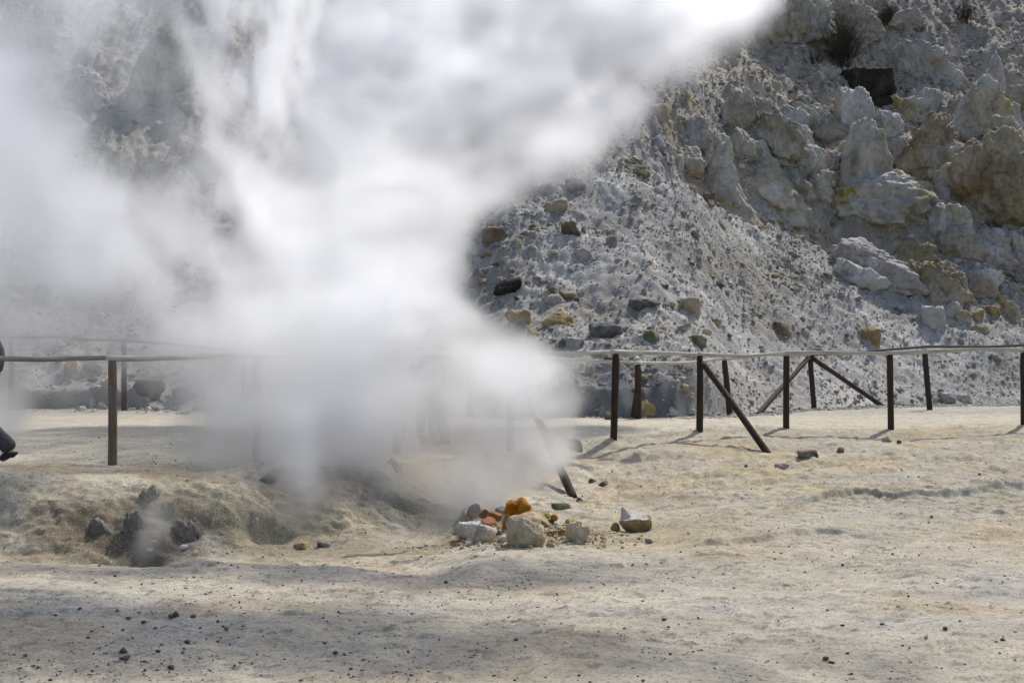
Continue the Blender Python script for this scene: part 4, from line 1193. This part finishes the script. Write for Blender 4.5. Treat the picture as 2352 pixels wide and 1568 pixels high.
def build_steam():
    ax = [np.linspace(VMIN[i], VMAX[i], VN[i], dtype=np.float32) for i in range(3)]
    GX, GY, GZ = [q.ravel() for q in np.meshgrid(*ax, indexing='ij')]

    def lean(X, Z):
        S0 = np.interp(Z, *YZ).astype(np.float32)
        lm = sst(-2.9, -4.3, X)                      # the left wing of the cloud hangs nearer, its foot drifts behind the fence
        return S0 * (1 - lm) + lm * np.interp(Z, [.6, 1.0, 1.8], [18.6, 17.6, 15.2])
    keep = (np.abs(GY - lean(GX, GZ)) < 2.3) | (GZ > 6.3) & (GY < 19.5)
    full = np.zeros(len(GX), np.float32)
    X, Y, Z = GX[keep], GY[keep], GZ[keep]
    S0 = lean(X, Z)
    w1 = [fbm3(X * .75 + 5 * i, Y * .75, Z * .75 - .6 * i, 20 + 4 * i, 2) for i in range(3)]
    w2 = [fbm3(X * 2.1 + 9 * i, Y * 2.1, Z * 2.1, 40 + 4 * i, 2) for i in range(3)]
    w3 = [fbm3(X * 4.6 + 9 * i, Y * 4.6, Z * 4.6, 50 + 4 * i, 2) for i in range(2)]
    u = CX + (X + .26 * w1[0] + .21 * w2[0] + .12 * w3[0]) * F / S0
    v = HY - (Z - CZ + .26 * w1[1] + .21 * w2[1] + .12 * w3[1]) * F / S0

    def look(axis_, q):
        i = np.clip(np.searchsorted(axis_, q) - 1, 0, len(axis_) - 2)
        t = np.clip((q - axis_[i]) / (axis_[i + 1] - axis_[i]), 0, 1)
        return i, t * t * (3 - 2 * t) * .5 + t * .5
    i, a = look(SX, u); j, b = look(SY, v)
    tau = (TAU[j, i] * (1 - a) + TAU[j, i + 1] * a) * (1 - b) + (TAU[j + 1, i] * (1 - a) + TAU[j + 1, i + 1] * a) * b
    tau *= sst(-330, -120, v)
    edge = np.interp(v, ER[:, 0], ER[:, 1]); soft = np.interp(v, ER[:, 0], ER[:, 2])
    tau = tau * sst(0, 1, (edge + soft - u) / (2 * soft))
    # the small jets: one from the dark hollow, the others from the bank
    jets = np.zeros_like(X)
    for (p, r, Yj, sx, sz, t) in [(322, 1262, 13.15, .10, .14, .6), (338, 1215, 13.3, .17, .2, .45), (330, 1170, 13.5, .26, .25, .3),
                                  (715, 1150, 14.9, .15, .2, 1.1), (690, 1110, 15.1, .2, .25, .9), (705, 1200, 14.8, .15, .1, .5),
                                  (690, 1010, 15.6, .30, .36, 1.0), (690, 900, 15.9, .45, .45, .9), (695, 1080, 15.3, .24, .25, .8)]:
        cx, cy, cz = at(p, r, Yj)
        jets += t * 1.2 * np.exp(-((X + .10 * w2[0] + .05 * w3[0] - cx) / sx) ** 2 - ((Y - cy) / (sx * 1.4)) ** 2 - ((Z + .10 * w2[1] - cz) / sz) ** 2) / (sx * 1.4 * 1.77)
    for hx_, hy_, hz_, rx, ry, rz, t in HIGH:  # unseen overhead puffs, added for the shade they cast
        jets += t * np.exp(-((X + .5 * w1[0] - hx_) / rx) ** 2 - ((Y + .4 * w1[1] - hy_) / ry) ** 2 - ((Z - hz_) / rz) ** 2) / (rz * 1.77)
    yc = S0 + .55 * w1[2] + .32 * w2[2]
    D = .34 + .34 * sst(1150, 700, v)
    prof = np.exp(-((Y - yc) / D) ** 2) / (D * 1.772)
    er = fbm3(X * 1.5 + .3 * w2[0], Y * 1.5, Z * 1.5 - .3 * X, 60, 5, .72)
    er = np.clip(1 + 2.3 * er, .12, 2.8)
    dens = tau * prof * er + jets * np.clip(1 + 2.2 * fbm3(X * 3.4, Y * 3.4, Z * 2.2, 70, 3), .05, 3.2)
    e = np.ones_like(X)
    for q, k in ((X, 0), (Y, 1), (Z, 2)):
        e *= sst(VMIN[k], VMIN[k] + .4, q) if k != 2 else 1
        e *= sst(VMAX[k], VMAX[k] - .4, q)
    dens = dens * e
    dens[dens < .004] = 0
    full[keep] = dens
    return GX, GY, GZ, full


X, Y, Z, dens = build_steam()
me = bpy.data.meshes.new("steam")
me.vertices.add(len(X)); me.vertices.foreach_set('co', np.stack([X, Y, Z], 1).astype(np.float32).ravel())
at_ = me.attributes.new('dens', 'FLOAT', 'POINT'); at_.data.foreach_set('value', dens.astype(np.float32))
steam = link("steam", me, kind='stuff', label='white steam billowing from the vents and drifting across the slope')
M_steam = bpy.data.materials.new("steam"); M_steam.use_nodes = True
nt = M_steam.node_tree; nt.nodes.clear()
out = N(nt, 'ShaderNodeOutputMaterial'); pv = N(nt, 'ShaderNodeVolumePrincipled')
pv.inputs['Density'].default_value = 1.0; pv.inputs['Color'].default_value = (.962, .968, .980, 1); pv.inputs['Anisotropy'].default_value = .86
nt.links.new(pv.outputs[0], out.inputs['Volume'])
me.materials.append(M_steam)

ng = bpy.data.node_groups.new("steam_grid", 'GeometryNodeTree')
ng.interface.new_socket("Geometry", in_out='INPUT', socket_type='NodeSocketGeometry')
ng.interface.new_socket("Geometry", in_out='OUTPUT', socket_type='NodeSocketGeometry')
K = ng.links.new
gi, go = N(ng, 'NodeGroupInput'), N(ng, 'NodeGroupOutput')
vc = N(ng, 'GeometryNodeVolumeCube')
vc.inputs['Min'].default_value = VMIN; vc.inputs['Max'].default_value = VMAX
pos = N(ng, 'GeometryNodeInputPosition'); sep = N(ng, 'ShaderNodeSeparateXYZ'); K(pos.outputs[0], sep.inputs[0])


def gm(op, a, b):
    k = N(ng, 'ShaderNodeMath', operation=op)
    for i, v in enumerate((a, b)):
        if v is None:
            continue
        if hasattr(v, 'is_output'):
            K(v, k.inputs[i])
        else:
            k.inputs[i].default_value = v
    return k.outputs[0]


idx = []
for i in range(3):
    vc.inputs['Resolution ' + 'XYZ'[i]].default_value = VN[i]
    idx.append(gm('ROUND', gm('MULTIPLY', gm('SUBTRACT', sep.outputs[i], float(VMIN[i])), float((VN[i] - 1) / (VMAX[i] - VMIN[i]))), None))
flat = gm('ADD', gm('MULTIPLY', gm('ADD', gm('MULTIPLY', idx[0], float(VN[1])), idx[1]), float(VN[2])), idx[2])
na = N(ng, 'GeometryNodeInputNamedAttribute'); na.inputs['Name'].default_value = 'dens'
si = N(ng, 'GeometryNodeSampleIndex'); si.clamp = True
K(gi.outputs[0], si.inputs['Geometry']); K(na.outputs[0], si.inputs['Value']); K(flat, si.inputs['Index']); K(si.outputs[0], vc.inputs['Density'])
sm = N(ng, 'GeometryNodeSetMaterial'); sm.inputs['Material'].default_value = M_steam
K(vc.outputs[0], sm.inputs[0]); K(sm.outputs[0], go.inputs[0])
steam.modifiers.new("steam_grid", 'NODES').node_group = ng

# ------------------------------------------------------------------ render settings
cy = sc.cycles
cy.max_bounces = 34; cy.diffuse_bounces = 4; cy.glossy_bounces = 2; cy.volume_bounces = 30; cy.transparent_max_bounces = 8
cy.use_denoising = True
cy.volume_step_rate = 1.5
